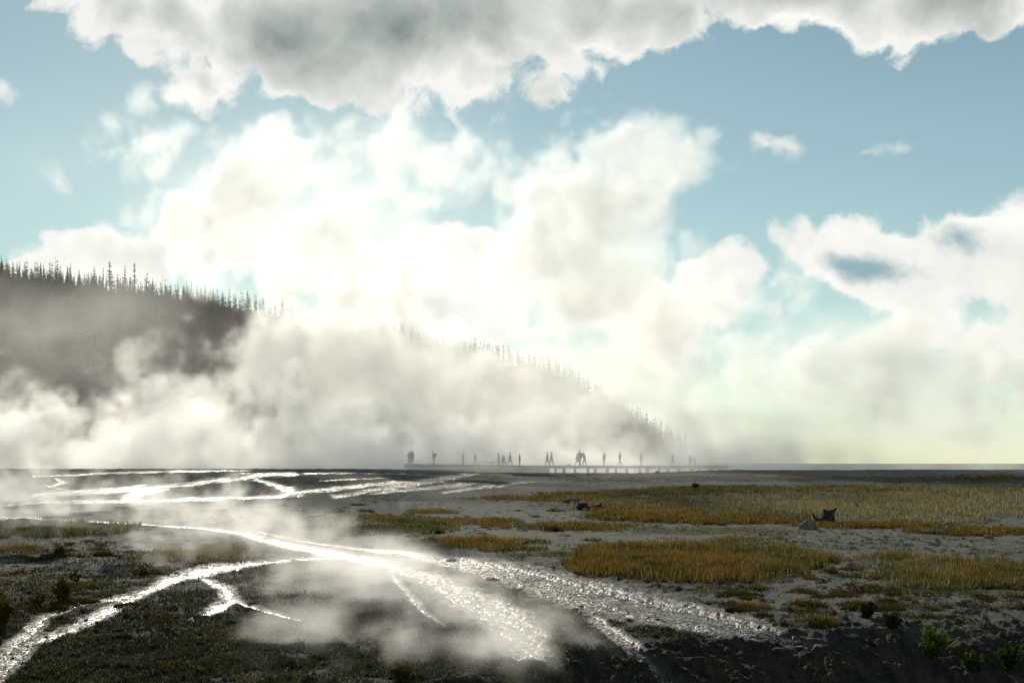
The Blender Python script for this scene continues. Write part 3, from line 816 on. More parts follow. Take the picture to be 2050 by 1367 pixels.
def build_boardwalk():
    root = bpy.data.objects.new('boardwalk', None); COL.objects.link(root)
    tag(root, 'long grey timber boardwalk on posts crossing the plain under walkers', 'boardwalk')
    x0, x1 = bw_x(811), bw_x(1455)
    Vd, Fd = [], []
    x = x0
    while x < x1:                                      # planks laid across, small gaps between
        z = float(bw_z(CX + F * (x + .1) / BW_D)); box(Vd, Fd, (x, BW_D - 1.1, z - .05 + random.uniform(-.004, .004)), (x + .192, BW_D + 1.1, z)); x += .2
    # runners join the planks
    for yy in (-.7, .0, .7):
        z = float(bw_z(1455)) - .30
        box(Vd, Fd, (x0 + .05, BW_D + yy - .04, z + .07), (x1 - .05, BW_D + yy + .04, z + .35))
    mesh_np('deck', np.array(Vd), np.array(Fd), WOOD, root)
    for s in (-1, 1):
        Vf, Ff = [], []
        n = 24
        for i in range(n):
            a, b = x0 + (x1 - x0) * i / n, x0 + (x1 - x0) * (i + 1) / n - .015
            z = float(bw_z(CX + F * (a + b) / 2 / BW_D)); yb = BW_D + s * 1.13
            box(Vf, Ff, (a, yb - .025, z - .34), (b + .014, yb + .025, z + .03 + .0015 * (i % 2)))
        mesh_np('edge_beam', np.array(Vf), np.array(Ff), WOOD2, root)
    # posts: the photograph shows them from the middle on, in pairs of uneven width
    px = 1112.0
    k = 0
    while px < 1450:
        for s in (-1, 1):
            Vp, Fp = [], []
            x = float(bw_x(px)); w = [.22, .34, .20, .30][k % 4]; z = float(bw_z(px))
            box(Vp, Fp, (x - w / 2, BW_D + s * .9 - .1, -2.4), (x + w / 2, BW_D + s * .9 + .1, z - .09))
            mesh_np('post', np.array(Vp), np.array(Fp), WOOD2, root)
        px += [17, 22, 26, 15, 24][k % 5]; k += 1
    # closed skirt where no gaps show
    Vs, Fs = [], []
    box(Vs, Fs, (x0 + .3, BW_D - .96, -2.4), (float(bw_x(1100)), BW_D - .9, float(bw_z(1100)) - .33))
    mesh_np('skirt_board', np.array(Vs), np.array(Fs), WOOD2, root)
    # bench
    b = bpy.data.objects.new('bench', None); COL.objects.link(b); tag(b, 'long low backless bench on the boardwalk between two standing walkers', 'bench')
    bx0, bx1 = bw_x(956), bw_x(1015); z = float(bw_z(985))
    Vb, Fb = [], []; box(Vb, Fb, (bx0, BW_D + .45, z + .40), (bx1, BW_D + .85, z + .46)); mesh_np('seat', np.array(Vb), np.array(Fb), WOOD, b)
    for p in (958.5, 982, 985.5, 1012):
        Vb, Fb = [], []; x = float(bw_x(p)); zz = float(bw_z(p)); box(Vb, Fb, (x - .05, BW_D + .5, zz), (x + .05, BW_D + .8, z + .40)); mesh_np('leg', np.array(Vb), np.array(Fb), WOOD2, b)
build_boardwalk()

# ----------------------------------------------------------------- people
def plain(name, c, r=.8):
    m, t, b = new_mat(name)
    n, _ = objpos(t).noise(9, 4, .6)
    t.links.new(mixc(t, n, tuple(q * .8 for q in c), tuple(min(1, q * 1.15) for q in c)).k, b.inputs['Base Color']); b.inputs['Roughness'].default_value = r
    return m
SKIN = plain('skin', (.42, .27, .20), .6)
CLOTH = {k: plain(k + '_cloth', c) for k, c in dict(navy=(.03, .04, .08), black=(.02, .02, .022), grey=(.12, .12, .12), olive=(.08, .08, .04), yellow=(.42, .36, .08), red=(.25, .05, .04), brown=(.12, .08, .05), denim=(.06, .09, .16), tan=(.25, .2, .13)).items()}
HAIR = plain('hair', (.04, .03, .02), .6)

def skin_body(pts, edges, rad, root):
    me = bpy.data.meshes.new('skeleton'); me.from_pydata([tuple(p) for p in pts], edges, [])
    o = bpy.data.objects.new('skeleton', me); COL.objects.link(o)
    md = o.modifiers.new('skin', 'SKIN'); md.use_smooth_shade = True
    sv = me.skin_vertices[0].data
    for i, r in enumerate(rad): sv[i].radius = (r, r) if not isinstance(r, tuple) else r
    for i in range(len(rad)): sv[i].use_root = (i == root)
    ss = o.modifiers.new('sub', 'SUBSURF'); ss.levels = 1; ss.render_levels = 1
    dg = bpy.context.evaluated_depsgraph_get(); dg.update()
    ev = o.evaluated_get(dg); new = bpy.data.meshes.new_from_object(ev)
    bpy.data.objects.remove(o)
    return new

def tube(P, Rr, k=6):
    """A tapering tube through points, closed at the ends."""
    Vv, Ff = [], []
    P = [np.array(p, float) for p in P]
    for i, p in enumerate(P):
        d = P[min(i + 1, len(P) - 1)] - P[max(i - 1, 0)]; d /= np.linalg.norm(d) + 1e-9
        u = np.cross(d, [0, .3, 1.0] if abs(d[2]) < .9 else [1, 0, 0]); u /= np.linalg.norm(u); w = np.cross(d, u)
        for j in range(k): Vv.append(p + Rr[i] * (u * math.cos(j * 6.283 / k) + w * math.sin(j * 6.283 / k)))
    for i in range(len(P) - 1):
        for j in range(k): Ff.append((i * k + j, i * k + (j + 1) % k, (i + 1) * k + (j + 1) % k, (i + 1) * k + j))
    n = len(P) - 1
    return np.array(Vv), Ff, [tuple(range(k))[::-1], tuple(n * k + j for j in range(k))]

def ellip(c, r, n=10, m=7, zmin=-1.0):
    Vv, Ff = [], []
    for i in range(m + 1):
        t = zmin + (1 - zmin) * i / m; q = math.sqrt(max(0, 1 - t * t))
        for j in range(n): Vv.append((c[0] + r[0] * q * math.cos(j * 6.283 / n), c[1] + r[1] * q * math.sin(j * 6.283 / n), c[2] + r[2] * t))
    for i in range(m):
        for j in range(n): Ff.append((i * n + j, i * n + (j + 1) % n, (i + 1) * n + (j + 1) % n, (i + 1) * n + j))
    return np.array(Vv), Ff

def person(px, foot, head, face, label, stride=.0, lean=.0, arms=(.1, -.1), bulk=1.0, top='grey', legs='denim', pack=None, hat=None, hair='short', dy=0.0, elbows=(.3, .3), coat=0.0):
    """face: heading in degrees (0 = to the right, 180 = to the left, 90 = away, -90 = towards the viewer). Built facing local +X."""
    H = (foot - head) / F * (BW_D + dy); s = H / 1.74
    hipz, kn, an = .93, .50, .085
    root = bpy.data.objects.new('person', None); COL.objects.link(root); tag(root, label, 'person', None)
    P, E, Rd, part = [], [], [], []
    def add(p, r, par, kind):
        P.append(np.array(p, float)); Rd.append(r); part.append(kind)
        if par is not None: E.append((par, len(P) - 1))
        return len(P) - 1
    ln = lean
    pel = add((0, 0, .96), .125 * bulk, None, 'top' if coat else 'legs')
    wai = add((ln * .25, 0, 1.10), .125 * bulk, pel, 'top'); che = add((ln * .6, 0, 1.32), .145 * bulk, wai, 'top')
    nk = add((ln * .85, 0, 1.475), .060, che, 'skin'); h1 = add((ln * .98 + .02, 0, 1.575), .080, nk, 'skin'); h2 = add((ln * 1.05 + .015, 0, 1.655), .088, h1, 'skin')
    ends = []
    for sd, st in ((1, stride), (-1, -stride)):
        hp = add((0, .10 * sd, .90), .095 * bulk, pel, 'legs'); bend = max(0, -st) * .35
        k_ = add((math.sin(st) * .43 + .02, .105 * sd, .90 - math.cos(st) * .42), .064 * (1 + .3 * (bulk - 1)), hp, 'legs')
        a_ = add((P[k_][0] + math.sin(st - bend) * .41, .11 * sd, max(.085, P[k_][2] - math.cos(st - bend) * .415)), .042, k_, 'legs')
        add((P[a_][0] + .15, .13 * sd, max(.04, P[a_][2] - .05)), .036, a_, 'shoe')
    hands = []
    for (sd, ar, el) in ((1, arms[0], elbows[0]), (-1, arms[1], elbows[1])):
        sh = add((ln * .72, .185 * sd * (.5 + .5 * bulk), 1.41), .062 * bulk, che, 'top')
        eb = add((P[sh][0] + math.sin(ar) * .28, P[sh][1] + .05 * sd, P[sh][2] - math.cos(ar) * .28), .050 * bulk, sh, 'top')
        wr = add((P[eb][0] + math.sin(ar + el) * .25, P[eb][1] - .01 * sd, P[eb][2] - math.cos(ar + el) * .25), .032, eb, 'top')
        dv = np.array([math.sin(ar + el), 0, -math.cos(ar + el)]); pm = add(P[wr] + dv * .075, .034, wr, 'skin')
        hands.append((P[pm], dv, sd))
    Rd = [r * (1.42 if k in ('top', 'legs') else 1.28) for r, k in zip(Rd, part)]
    me = skin_body(P, E, Rd, 0)
    # one mesh: the body with fingers, thumbs, nose and ears grown onto it
    vs = [np.array([v.co[:] for v in me.vertices])]; fs = [tuple(p.vertices) for p in me.polygons]; nb = len(vs[0]); nf0 = len(fs)
    def grow(tb):
        nonlocal nb
        vv, q, caps = tb; vs.append(vv)
        for f in list(q) + list(caps): fs.append(tuple(i + nb for i in f))
        nb += len(vv)
    for c, dv, sd in hands:
        fw = np.array([-dv[2], 0, dv[0]])
        for i, L in enumerate((.062, .074, .070, .055)):
            b0 = c + dv * .02 + fw * (.026 - .017 * i); inn = np.array([0, -.012 * sd, 0]) * (1 + i * .3)
            grow(tube([b0, b0 + dv * L * .5 + inn, b0 + dv * L * .95 + inn * 2.4], [.0095, .0088, .0065], 5))
        b0 = c - dv * .03 + fw * .028; grow(tube([b0, b0 + dv * .03 + fw * .022, b0 + dv * .058 + fw * .026], [.012, .010, .007], 5))
    hc = P[h2]
    grow(tube([hc + [.085, 0, .0], hc + [.122, 0, -.03], hc + [.095, 0, -.045]], [.010, .016, .010], 5))
    for sd in (-1, 1): grow(tube([hc + [.0, .082 * sd, .015], hc + [-.01, .100 * sd, -.005], hc + [.0, .086 * sd, -.035]], [.012, .016, .010], 5))
    bm_me = bpy.data.meshes.new('body'); bm_me.from_pydata([tuple(v) for v in np.concatenate(vs)], [], fs)
    for m in (CLOTH[top], CLOTH[legs], SKIN, CLOTH['black']): bm_me.materials.append(m)
    PA = np.array(P); slot = {'top': 0, 'legs': 1, 'skin': 2, 'shoe': 3}
    allv = np.concatenate(vs)
    # nearest bone decides the garment
    A = PA[[e[0] for e in E]]; B_ = PA[[e[1] for e in E]]; pk = [part[e[1]] for e in E]
    for i, f in enumerate(bm_me.polygons):
        c = allv[list(f.vertices)].mean(0); f.use_smooth = True
        if i >= nf0: f.material_index = 2; continue
        ab = B_ - A; t_ = np.clip(((c - A) * ab).sum(1) / (ab * ab).sum(1), 0, 1); dd = np.linalg.norm(A + ab * t_[:, None] - c, axis=1); j = int(dd.argmin())
        f.material_index = slot[pk[j]]
    body = bpy.data.objects.new('body', bm_me); COL.objects.link(body); body.parent = root
    if hat:
        v, f = ellip(hc + [0, 0, .03], (.120, .115, .115), zmin=.0)
        k = len(v); ring = [(hc[0] + .01 + rr * math.cos(j * .6283), hc[1] + rr * math.sin(j * .6283), hc[2] + .035 + zz) for rr, zz in ((.115, 0), (.20, -.012), (.20, -.02), (.113, -.01)) for j in range(10)]
        v = np.concatenate([v, np.array(ring)])
        f = f + [(k + i * 10 + j, k + i * 10 + (j + 1) % 10, k + (i + 1) * 10 + (j + 1) % 10, k + (i + 1) * 10 + j) for i in range(3) for j in range(10)]
        mesh_np('hat', v, np.array(f), CLOTH[hat], root, True)
    else:
        v, f = ellip(hc + [-.015, 0, .030], (.118, .112, .105), zmin=-.2)
        if hair == 'long':
            v2, f2 = ellip(hc + [-.06, 0, -.07], (.05, .085, .15)); f = f + [tuple(i + len(v) for i in q) for q in f2]; v = np.concatenate([v, v2])
        mesh_np('hair', v, np.array(f), HAIR, root, True)
    if coat:
        k = 14; rings = [(ln * .45, .15, .20, 1.22), (ln * .2, .155 * bulk, .205 * bulk, 1.0), (0, .19 * bulk, .235 * bulk, .97 - coat), (0, .175 * bulk, .22 * bulk, .97 - coat), (0, .14 * bulk, .19 * bulk, 1.0)]
        v = np.array([(cx + rx * math.cos(j * 6.283 / k), ry * math.sin(j * 6.283 / k), z) for cx, rx, ry, z in rings for j in range(k)])
        f = [(i * k + j, i * k + (j + 1) % k, (i + 1) * k + (j + 1) % k, (i + 1) * k + j) for i in range(len(rings) - 1) for j in range(k)]
        mesh_np('coat_skirt', v, np.array(f), CLOTH[top], root, True)
    if pack:
        v, f = ellip((ln * .55 - .25, 0, 1.24), (.16 * bulk, .18, .28)); v2, f2 = ellip((ln * .5 - .38, 0, 1.14), (.07, .13, .13))
        f = f + [tuple(i + len(v) for i in q) for q in f2]; v = np.concatenate([v, v2]); pk_ = mesh_np('backpack', v, np.array(f), CLOTH[pack], root, True)
        for sd in (-1, 1):
            v, f, c = tube([(ln * .5 - .15, .10 * sd, 1.10), (ln * .6 + .10, .12 * sd, 1.20), (ln * .75 + .08, .12 * sd, 1.42), (ln * .6 - .14, .10 * sd, 1.42)], [.018] * 4, 5)
            mesh_np('strap', v, np.array(f), CLOTH['black'], pk_, True)
    root.scale = (s, s, s); root.rotation_euler = (0, 0, R(face + (22 if int(px) % 2 else -22)))
    root.location = ((px - CX) / F * (BW_D + dy), BW_D + dy, float(bw_z(px)) + .004)
    return root

def build_people():
    person(819.5, 928.6, 903.5, 100, 'shorter person of the pair at the end of the boardwalk, arms held slightly out', .06, 0, (.3, .2), 1.05, 'grey', 'denim', elbows=(.2, .2), dy=.3)
    person(825, 928.8, 901.5, 80, 'taller person of the pair at the end of the boardwalk', .08, 0, (-.2, .25), 1.0, 'olive', 'black', hat='tan', dy=-.3)
    person(869, 929.3, 903, 175, 'person in a brimmed hat bent forward under a big backpack, alone', .06, .16, (.25, -.1), 1.1, 'brown', 'tan', pack='olive', hat='tan', elbows=(.2, .1))
    person(927, 929.9, 906, 190, 'person leaning back in mid step between the hatted walker and the bench', .22, -.05, (.4, -.1), 1.0, 'grey', 'denim', elbows=(.7, .3), coat=.12)
    person(952, 930.3, 907, 185, 'person walking at the near end of the bench', .16, .02, (.25, -.2), 1.08, 'navy', 'black')
    person(998.5, 931.0, 907.5, 200, 'person standing just behind the bench with a child or short friend beside them', .10, .05, (.2, .05), 1.0, 'brown', 'denim', hair='long', dy=-.2)
    person(1007.5, 931.2, 912, 260, 'shortest person of all, standing by the bench with bulky top', .08, 0, (.35, -.2), 1.3, 'grey', 'black', dy=.0, elbows=(.6, .2))
    person(1020.8, 931.4, 906, 10, 'person in a wide flaring coat taking a long step away from the bench', .34, .02, (.25, -.3), 1.0, 'tan', 'black', coat=.28)
    person(1040.5, 931.6, 908.8, 215, 'person in a pale yellowish jacket standing alone past the bench', .10, .03, (.15, .1), 1.05, 'tan', 'denim', hat='tan')
    person(1096, 931.9, 906.5, 185, 'dark walker in step beside one in a yellow jacket', .30, .02, (.1, -.05), .95, 'navy', 'black', hair='long', dy=-.2)
    person(1104, 931.9, 905, 175, 'walker in a yellow jacket', .26, .02, (-.3, .25), 1.0, 'yellow', 'denim', dy=.2)
    person(1156.5, 931.9, 908, 180, 'person mostly hidden behind the tallest walker, one leg stretched back', .36, .12, (.2, -.3), .95, 'black', 'black', dy=.5)
    person(1161.5, 931.9, 901.5, 190, 'tallest walker, dark and broad, in a hat and backpack', .16, .06, (.15, -.2), 1.25, 'black', 'navy', pack='black', hat='black', dy=-.2)
    person(1170, 931.9, 905.5, 175, 'dark walker following close behind the tallest one', .24, .08, (.4, -.2), 1.0, 'navy', 'black', dy=.2, elbows=(.8, .3))
    person(1209.5, 931.9, 906, 200, 'slim person in mid stride, alone between the dark trio and the steam', .20, -.04, (.2, 0), .95, 'grey', 'navy')
    person(1241, 932, 905, 10, 'person whose upper half fades into steam, legs wide apart in a step', .36, .0, (.3, -.3), 1.0, 'olive', 'denim')
    person(1283.5, 932.1, 906, 190, 'faint person wrapped in steam, knees slightly bent', .18, -.03, (.3, 0), 1.0, 'grey', 'grey')
    person(1347, 932.3, 907, 170, 'faint striding person deep in steam past the others', .36, .04, (.3, -.3), 1.0, 'grey', 'denim')
    person(1382, 932.3, 910, 90, 'very faint person in the thickest steam, next to a small one', .06, .0, (.1, -.1), 1.0, 'tan', 'tan')
    person(1390.5, 932.3, 915, 180, 'small child sized figure at the last visible stretch of boardwalk', .10, .0, (.2, -.1), 1.1, 'brown', 'black')
    # a bag left on the deck
    b = bpy.data.objects.new('bag', None); COL.objects.link(b); tag(b, 'small dark duffel bag lying on the boardwalk before the dark trio', 'bag')
    z = float(bw_z(1139)); v, f = ellip((0, 0, .09), (.24, .12, .10)); mesh_np('bag_body', v, np.array(f), CLOTH['black'], b, True)
    v, f, c = tube([(-.12, 0, .17), (-.08, 0, .23), (.08, 0, .23), (.12, 0, .17)], [.012] * 4, 5); mesh_np('handle', v, np.array(f), CLOTH['grey'], b, True)
    b.location = (float(bw_x(1139)), BW_D - .4, z + .01)
build_people()

# ----------------------------------------------------------------- old stumps, logs and stones
DARKWOOD = bark_mat('charred_root', (.012, .010, .008), (.06, .045, .035), 6)
PALEWOOD = bark_mat('bleached_wood', (.10, .095, .08), (.24, .22, .18), 6)
WETROCK = bark_mat('wet_dark_rock', (.012, .011, .009), (.04, .034, .026), 5)
STONE = bark_mat('grey_stone', (.08, .08, .075), (.18, .175, .16), 5)
def joined(name, parts, mat, label, cat, loc, rot=0):
    Vv, Q, b = [], [], 0
    for p in parts:
        v, f, caps = p if len(p) == 3 else (p[0], p[1], [])
        Vv.append(np.asarray(v) + .012 * np.stack([perlin(v[:, 0] * 9 + k, v[:, 2] * 9, 3 + k) for k in range(3)], -1))
        Q += [tuple(i + b for i in q) for q in f]; b += len(v)
    o = mesh_np(name, np.concatenate(Vv), np.array(Q), mat, None, True, loc); o.rotation_euler = (0, 0, rot)
    tag(o, label, cat); return o
def build_wood():
    x, d, z = on_ground(1656, 1047)
    joined('stump', [tube([(-.1, 0, -.1), (0, 0, .3), (.12, 0, .52), (.36, 0, .62), (.52, .05, .78)], [.30, .27, .2, .1, .02], 9), tube([(0, 0, .3), (-.05, .05, .5), (-.16, .1, .70)], [.24, .16, .05], 7),
                     tube([(.1, 0, .4), (.30, 0, .25), (.36, 0, -.05)], [.16, .12, .09], 7), tube([(-.1, 0, .2), (-.42, 0, .14), (-.62, .05, .22), (-.80, .05, .55)], [.17, .11, .07, .02], 7), tube([(-.1, 0, .1), (-.9, -.1, .03), (-1.1, -.1, -.02)], [.10, .07, .04], 7)],
           DARKWOOD, 'black twisted root stump with horn like tips beside the pale stump', 'stump', (x, d, z))
    x, d, z = on_ground(1617, 1058)
    o = joined('stump', [tube([(0, 0, -.08), (0, 0, .18), (.03, .02, .36), (.04, .02, .43)], [.46, .38, .20, .04], 12), tube([(.1, -.1, .36), (.3, -.25, .2), (.42, -.3, -.05)], [.07, .08, .06], 7), tube([(-.15, 0, .3), (-.38, -.1, .12), (-.46, -.1, -.05)], [.07, .08, .06], 7)],
           PALEWOOD, 'pale bleached stump shaped like a small tent beside the black horned one', 'stump', (x, d, z))
    x, d, z = on_ground(1170, 1020)
    joined('log', [tube([(-.45, 0, .05), (-.2, 0, .22), (.1, 0, .30), (.22, 0, .1)], [.16, .22, .16, .08], 9), tube([(-.3, 0, .2), (-.36, 0, .42)], [.10, .04], 6), tube([(.2, 0, .08), (.6, .05, .14), (.95, .1, .22), (1.05, .1, .38)], [.12, .16, .11, .03], 8)],
           DARKWOOD, 'black charred log in two humps on the orange sedge', 'log', (x, d, z))
    x, d, z = on_ground(1875, 1068)
    joined('log', [tube([(-1.0, 0, .02), (-.4, 0, .08), (.3, 0, .09), (.75, .05, .05)], [.05, .10, .10, .05], 8), tube([(.42, 0, .10), (.50, .02, .28), (.60, .02, .46)], [.09, .07, .02], 7)],
           PALEWOOD, 'thin pale log with one upright broken branch on the grey path', 'log', (x, d, z))
    x, d, z = on_ground(1716, 1022)
    joined('branch', [tube([(.25, 0, 0), (.05, 0, .2), (-.12, 0, .48)], [.06, .05, .02], 6), tube([(.05, 0, .2), (.0, 0, .34), (.04, 0, .42)], [.04, .03, .015], 6)], DARKWOOD, 'short dark broken branch sticking out of the straw grass', 'branch', (x, d, z))
    x, d, z = on_ground(1143, 1006)
    joined('log', [tube([(-.6, 0, .05), (-.1, 0, .14), (.4, 0, .16), (.6, 0, .05)], [.08, .16, .14, .06], 8)], STONE, 'grey weathered log lying near the charred log', 'log', (x, d, z))
    rng = np.random.default_rng(23)
    for px, py, w, lab in ((655, 1028, 12, 'small dark stone on bare crust beside the first grass strip'), (670, 1027, 7, 'tiny dark stone next to a larger one on bare crust'), (484, 1038, 16, 'dark lumpy stone by the steaming channel'), (503, 1034, 9, 'smaller dark stone beside the lumpy one by the channel'),
                           (1690, 1071, 10, 'pale small stone on the grey path below the stumps'), (1980, 1078, 22, 'flat grey stone on the grey path below the pale log'), (1443, 1050, 18, 'low pale stone in front of the orange strip'), (1645, 1066, 14, 'flat dark stone below the pale stump'),
                           (1316, 946, 9, 'dark stone on the skyline near the boardwalk'), (1178, 951, 8, 'dark stone on the rim below the trio of walkers'),
                           (1330, 1262, 26, 'wet dark boulder at the lip of the wide stream'), (1425, 1290, 20, 'low dark rock on the bank below the wide stream'), (1560, 1312, 30, 'broad dark rock half sunk in the bank'), (1700, 1282, 18, 'dark rock under the brow of the bank'), (1290, 1330, 22, 'dark wet rock low on the bank beside the drifting steam')):
        x, d, z = on_ground(px, py); s = w / F * d * .5
        v, f = ellip((0, 0, s * .12), (s, s * .7, s * .55), 10, 7); v = v * (1 + .25 * np.stack([perlin(v[:, 0] / s * 1.5 + px, v[:, 1] / s * 1.5 + v[:, 2] / s, 7)] * 3, -1))
        o = mesh_np('stone', v, np.array(f), PALEWOOD if 'pale' in lab else WETROCK if py > 1200 else STONE, None, True, (x, d, z)); tag(o, lab, 'stone')
build_wood()
# ----------------------------------------------------------------- steam: grids of density filled by noise fields
def steam_mat(name, dens, aniso, color=(1.0, 0.998, 0.986)):
    m = bpy.data.materials.new(name); m.use_nodes = True; t = m.node_tree; t.nodes.clear()
    o = t.nodes.new('ShaderNodeOutputMaterial'); v = t.nodes.new('ShaderNodeVolumePrincipled')
    v.inputs['Color'].default_value = color + (1,); v.inputs['Density'].default_value = dens; v.inputs['Anisotropy'].default_value = aniso
    v.inputs['Density Attribute'].default_value = 'density'
    t.links.new(v.outputs[0], o.inputs['Volume'])
    m.cycles.volume_step_rate = 1.0
    return m

def steam_grid(name, label, lo, hi, voxel, mat, field):
    me = bpy.data.meshes.new(name); me.materials.append(mat)
    o = bpy.data.objects.new(name, me); COL.objects.link(o)
    tag(o, label, 'steam', None, 'stuff')
    t = bpy.data.node_groups.new(name + '_field', 'GeometryNodeTree')
    t.interface.new_socket('Geometry', in_out='OUTPUT', socket_type='NodeSocketGeometry')
    gout = t.nodes.new('NodeGroupOutput')
    vc = t.nodes.new('GeometryNodeVolumeCube')
    vc.inputs['Min'].default_value = lo; vc.inputs['Max'].default_value = hi
    for i, a in enumerate('XYZ'): vc.inputs['Resolution ' + a].default_value = max(4, int(round((hi[i] - lo[i]) / voxel)))
    pos = t.nodes.new('GeometryNodeInputPosition')
    p = V(t, pos.outputs[0])
    d = field(t, p)
    x, y, z = p.xyz()
    # fade to nothing at the sides of the grid so that no box shows
    m = voxel * 4
    f = (x - lo[0]).min(x * -1 + hi[0]).min(y - lo[1]).min(y * -1 + hi[1]).min(z * -1 + hi[2]) / m
    d = (d * f.sat()).max(0.0)
    t.links.new(d.k, vc.inputs['Density'])
    sm = t.nodes.new('GeometryNodeSetMaterial'); sm.inputs['Material'].default_value = mat
    t.links.new(vc.outputs[0], sm.inputs[0]); t.links.new(sm.outputs[0], gout.inputs[0])
    md = o.modifiers.new('steam', 'NODES'); md.node_group = t
    return o

HALF = (0.5, 0.5, 0.5)
def W(px, py, d, rx, ry, rd, w=1.0):
    """An ellipsoid of steam read off the photograph: centre seen at (px,py) at distance d, radii rx, ry in photo pixels, rd in metres."""
    c = px_dir(px, py, d); s = d / F
    return (tuple(c), (rx * s, rd, ry * s), w)

FAR_D = 265.0
def far_field(t, p):
    _, c1 = p.noise(0.016, 2, 0.5)
    q = p + (c1 - HALF).scale(24.0)
    _, c2 = p.noise(0.07, 3, 0.6)
    q = q + (c2 - HALF).scale(9.0)
    _, c3 = p.noise(0.28, 2, 0.6)
    qs = q + (c3 - HALF).scale(2.6)
    D = FAR_D
    b = blob_max(q, [
        W(1285, 285, D, 155, 130, 7, 1.35), W(1225, 430, D, 215, 150, 8, 1.4), W(1150, 540, D, 280, 150, 9, 1.3),   # tall plume
        W(1080, 330, D, 90, 50, 6, .6),
        W(270, 300, D, 120, 90, 7, .7), W(450, 360, D, 250, 95, 8, .8), W(760, 350, D, 270, 100, 8, .6), W(880, 430, D, 260, 80, 8, .6),
        W(590, 540, D, 200, 160, 11, 1.1), W(590, 700, D, 210, 170, 13, 1.4), W(760, 620, D, 190, 100, 10, 1.0),
        W(790, 740, D, 260, 120, 13, 1.2), W(930, 860, D, 230, 70, 11, .7), W(1060, 600, D, 200, 60, 8, .5), W(1340, 640, D, 240, 180, 11, 1.0), W(1310, 820, D, 190, 120, 9, .85),
        W(1560, 700, D, 300, 130, 8, .55), W(1930, 720, D, 300, 130, 7, .45), W(1400, 890, D, 260, 80, 9, .45),
        W(250, 895, D, 520, 65, 13, .8), W(800, 900, D, 420, 60, 13, .75), W(420, 640, D, 120, 110, 8, .6), W(60, 620, D, 110, 45, 6, .3), W(390, 780, D, 180, 90, 8, .55), W(240, 650, D, 100, 60, 6, .35),
    ], 0.13)
    n, _ = qs.noise(0.05, 6, 0.62)
    n2, _ = qs.noise(0.22, 4, 0.65)
    d = b + (n - 0.5) * 3.2 + (n2 - 0.5) * 1.6 + lobes(qs, 0.075) * 0.75 + lobes(qs, 0.20) * 0.45 - 0.12
    d = d.rng(0.0, 0.42)
    v = blob_max(q, [W(150, 690, D, 480, 200, 26, 1.0), W(1020, 800, D, 430, 170, 30, 1.0), W(620, 720, D, 420, 220, 30, 1.0), W(1700, 770, D, 700, 230, 40, 1.2), W(2050, 640, D, 240, 150, 30, .7),
                     W(1000, 920, D, 1600, 80, 40, .8), W(600, 390, D, 560, 200, 22, 1.5), W(120, 330, D, 330, 260, 22, .45), W(1080, 790, D, 280, 150, 34, 3.6), W(100, 620, D, 420, 130, 30, 1.3), W(900, 560, D, 420, 150, 24, 1.2)], 0.2)
    v = v.rng(0.0, 2.2, 0.0, 2.7) * ((n - 0.5) * 3.2 + 1.0 + (n2 - 0.5) * 2.2).max(0.12) * VEIL_D
    return d + v
VEIL_D = 0.10

def low_field(t, p):
    _, c1 = p.noise(0.09, 3, 0.55)
    q = p + (c1 - HALF).scale(6.0)
    _, c2 = p.noise(0.5, 3, 0.6)
    q = q + (c2 - HALF).scale(1.3)
    x, y, z = p.xyz()
    side = x.rng(-26, 14, 1.0, .42)
    b = (z + 1.5) / (side * 14.0)
    b = b * -1 + 1.0
    n, _ = q.noise(0.12, 7, 0.62)
    d = b * 0.9 + (n - 0.5) * 4.2 + lobes(q, .30) * .7 + lobes(q, .8) * .4 - 0.42
    front = y.rng(178, 184, .05, 1.0).max(x.rng(-20, -12, .35, .05))
    return d.rng(0.0, 0.55) * front * x.rng(10, 34, 1.0, .25)

def walk_field(t, p):
    """Thin drifting veil round the boardwalk, thicker to the right where the last walkers fade out."""
    _, c1 = p.noise(0.10, 3, 0.55)
    q = p + (c1 - HALF).scale(5.0)
    n, _ = q.noise(0.16, 6, 0.6)
    x, y, z = p.xyz()
    wall = x.rng(9, 19, 0.0, 1.0) * x.rng(22, 48, 1.0, .0)
    h = z.rng(-1.4, 4.0, 1.0, .35)
    d = ((n - 0.5) * 2.6 + .26).max(0.0) * 1.3 * h * (wall * WALK_WALL + x.rng(-32, -18, 0, 1) * x.rng(-15, 8, .30, WALK_THIN))
    return d
WALK_WALL, WALK_THIN = 0.27, 0.17

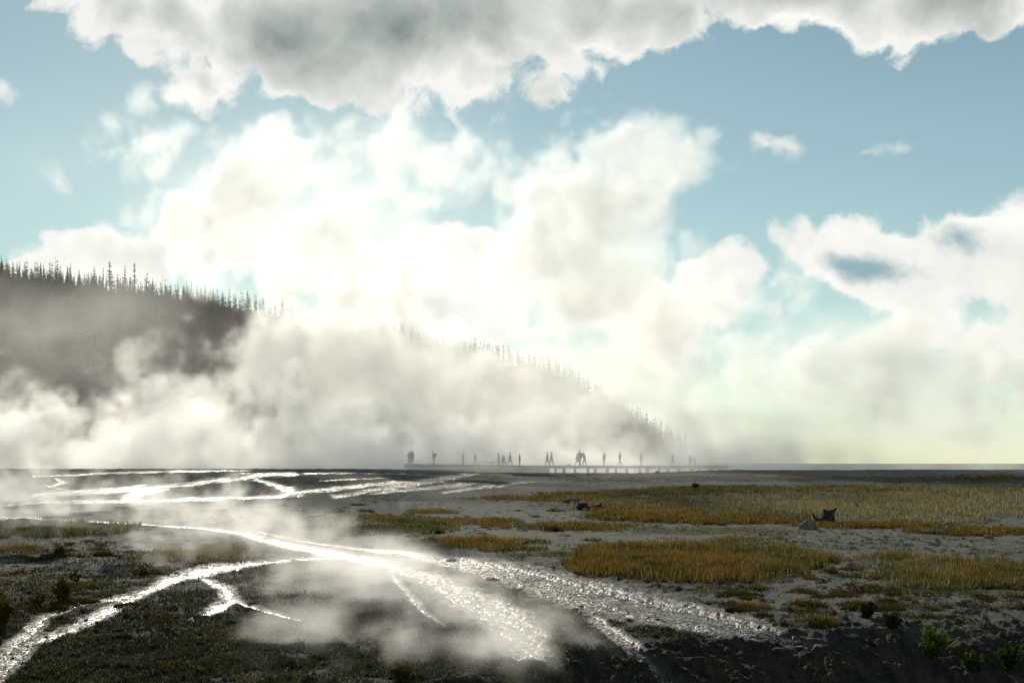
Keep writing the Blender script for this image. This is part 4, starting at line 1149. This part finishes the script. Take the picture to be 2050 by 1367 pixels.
def fore_field(t, p):
    _, c1 = p.noise(0.22, 3, 0.55)
    q = p + (c1 - HALF).scale(3.2)
    _, c2 = p.noise(1.0, 3, 0.6)
    q = q + (c2 - HALF).scale(.75)
    b = blob_max(q, [
        W(700, 1135, 47, 150, 55, 4, 1.0), W(800, 1165, 43, 170, 70, 4, 1.2), W(900, 1215, 38, 180, 80, 4, 1.2), W(1000, 1265, 35, 150, 75, 3, 1.1), W(720, 1220, 38, 130, 90, 4, .8), W(590, 1140, 47, 110, 50, 4, .5),
        W(850, 1290, 32, 200, 70, 3, .75), W(980, 1330, 31, 170, 50, 2, .7), W(1150, 1300, 34, 120, 40, 2, .6), W(1085, 1340, 32, 60, 45, 1.5, 1.0), W(1230, 1320, 34, 60, 35, 1.5, .5), W(560, 1070, 60, 160, 34, 5, .7), W(650, 1080, 56, 90, 38, 4, .7),
        W(440, 1050, 68, 150, 26, 5, .7), W(280, 1040, 73, 190, 30, 6, .65), W(120, 1015, 80, 160, 36, 7, .75), W(20, 985, 94, 150, 50, 8, .9), W(430, 1090, 60, 130, 30, 5, .35), W(230, 1010, 86, 200, 25, 5, .4),
    ], 0.12)
    n, _ = q.noise(0.28, 6, 0.62)
    n2, _ = q.noise(1.1, 4, 0.62)
    x, y, z = p.xyz()
    d = b * y.rng(52, 66, .85, .62) + (n - 0.5) * 4.2 + (n2 - 0.5) * 2.2 + lobes(q, .55) * .5 - 0.16
    return d.rng(0.0, 1.0)

def build_steam():
    mf = steam_mat('steam_far', 0.12, 0.52)
    steam_grid('steam', 'tall white bank of steam drifting up behind the boardwalk', (-118, 205, -3), (118, 325, 74), 0.9, mf, far_field)
    mn = steam_mat('steam_low', 0.22, 0.52)
    steam_grid('steam', 'low billowing white steam along the far edge of the plain', (-75, 166, -3), (40, 198, 16), 0.45, mn, low_field)
    mw = steam_mat('steam_thin', 0.30, 0.52)
    steam_grid('steam', 'thin veil of steam around the boardwalk and the fading walkers', (-30, 152, -2.5), (62, 186, 7), 0.5, mw, walk_field)
    mg = steam_mat('steam_stream', 0.40, 0.52)
    steam_grid('steam', 'wisps of steam blowing low off the hot streams in front', (-42, 22, -7.5), (14, 108, 3.5), 0.26, mg, fore_field)
build_steam()
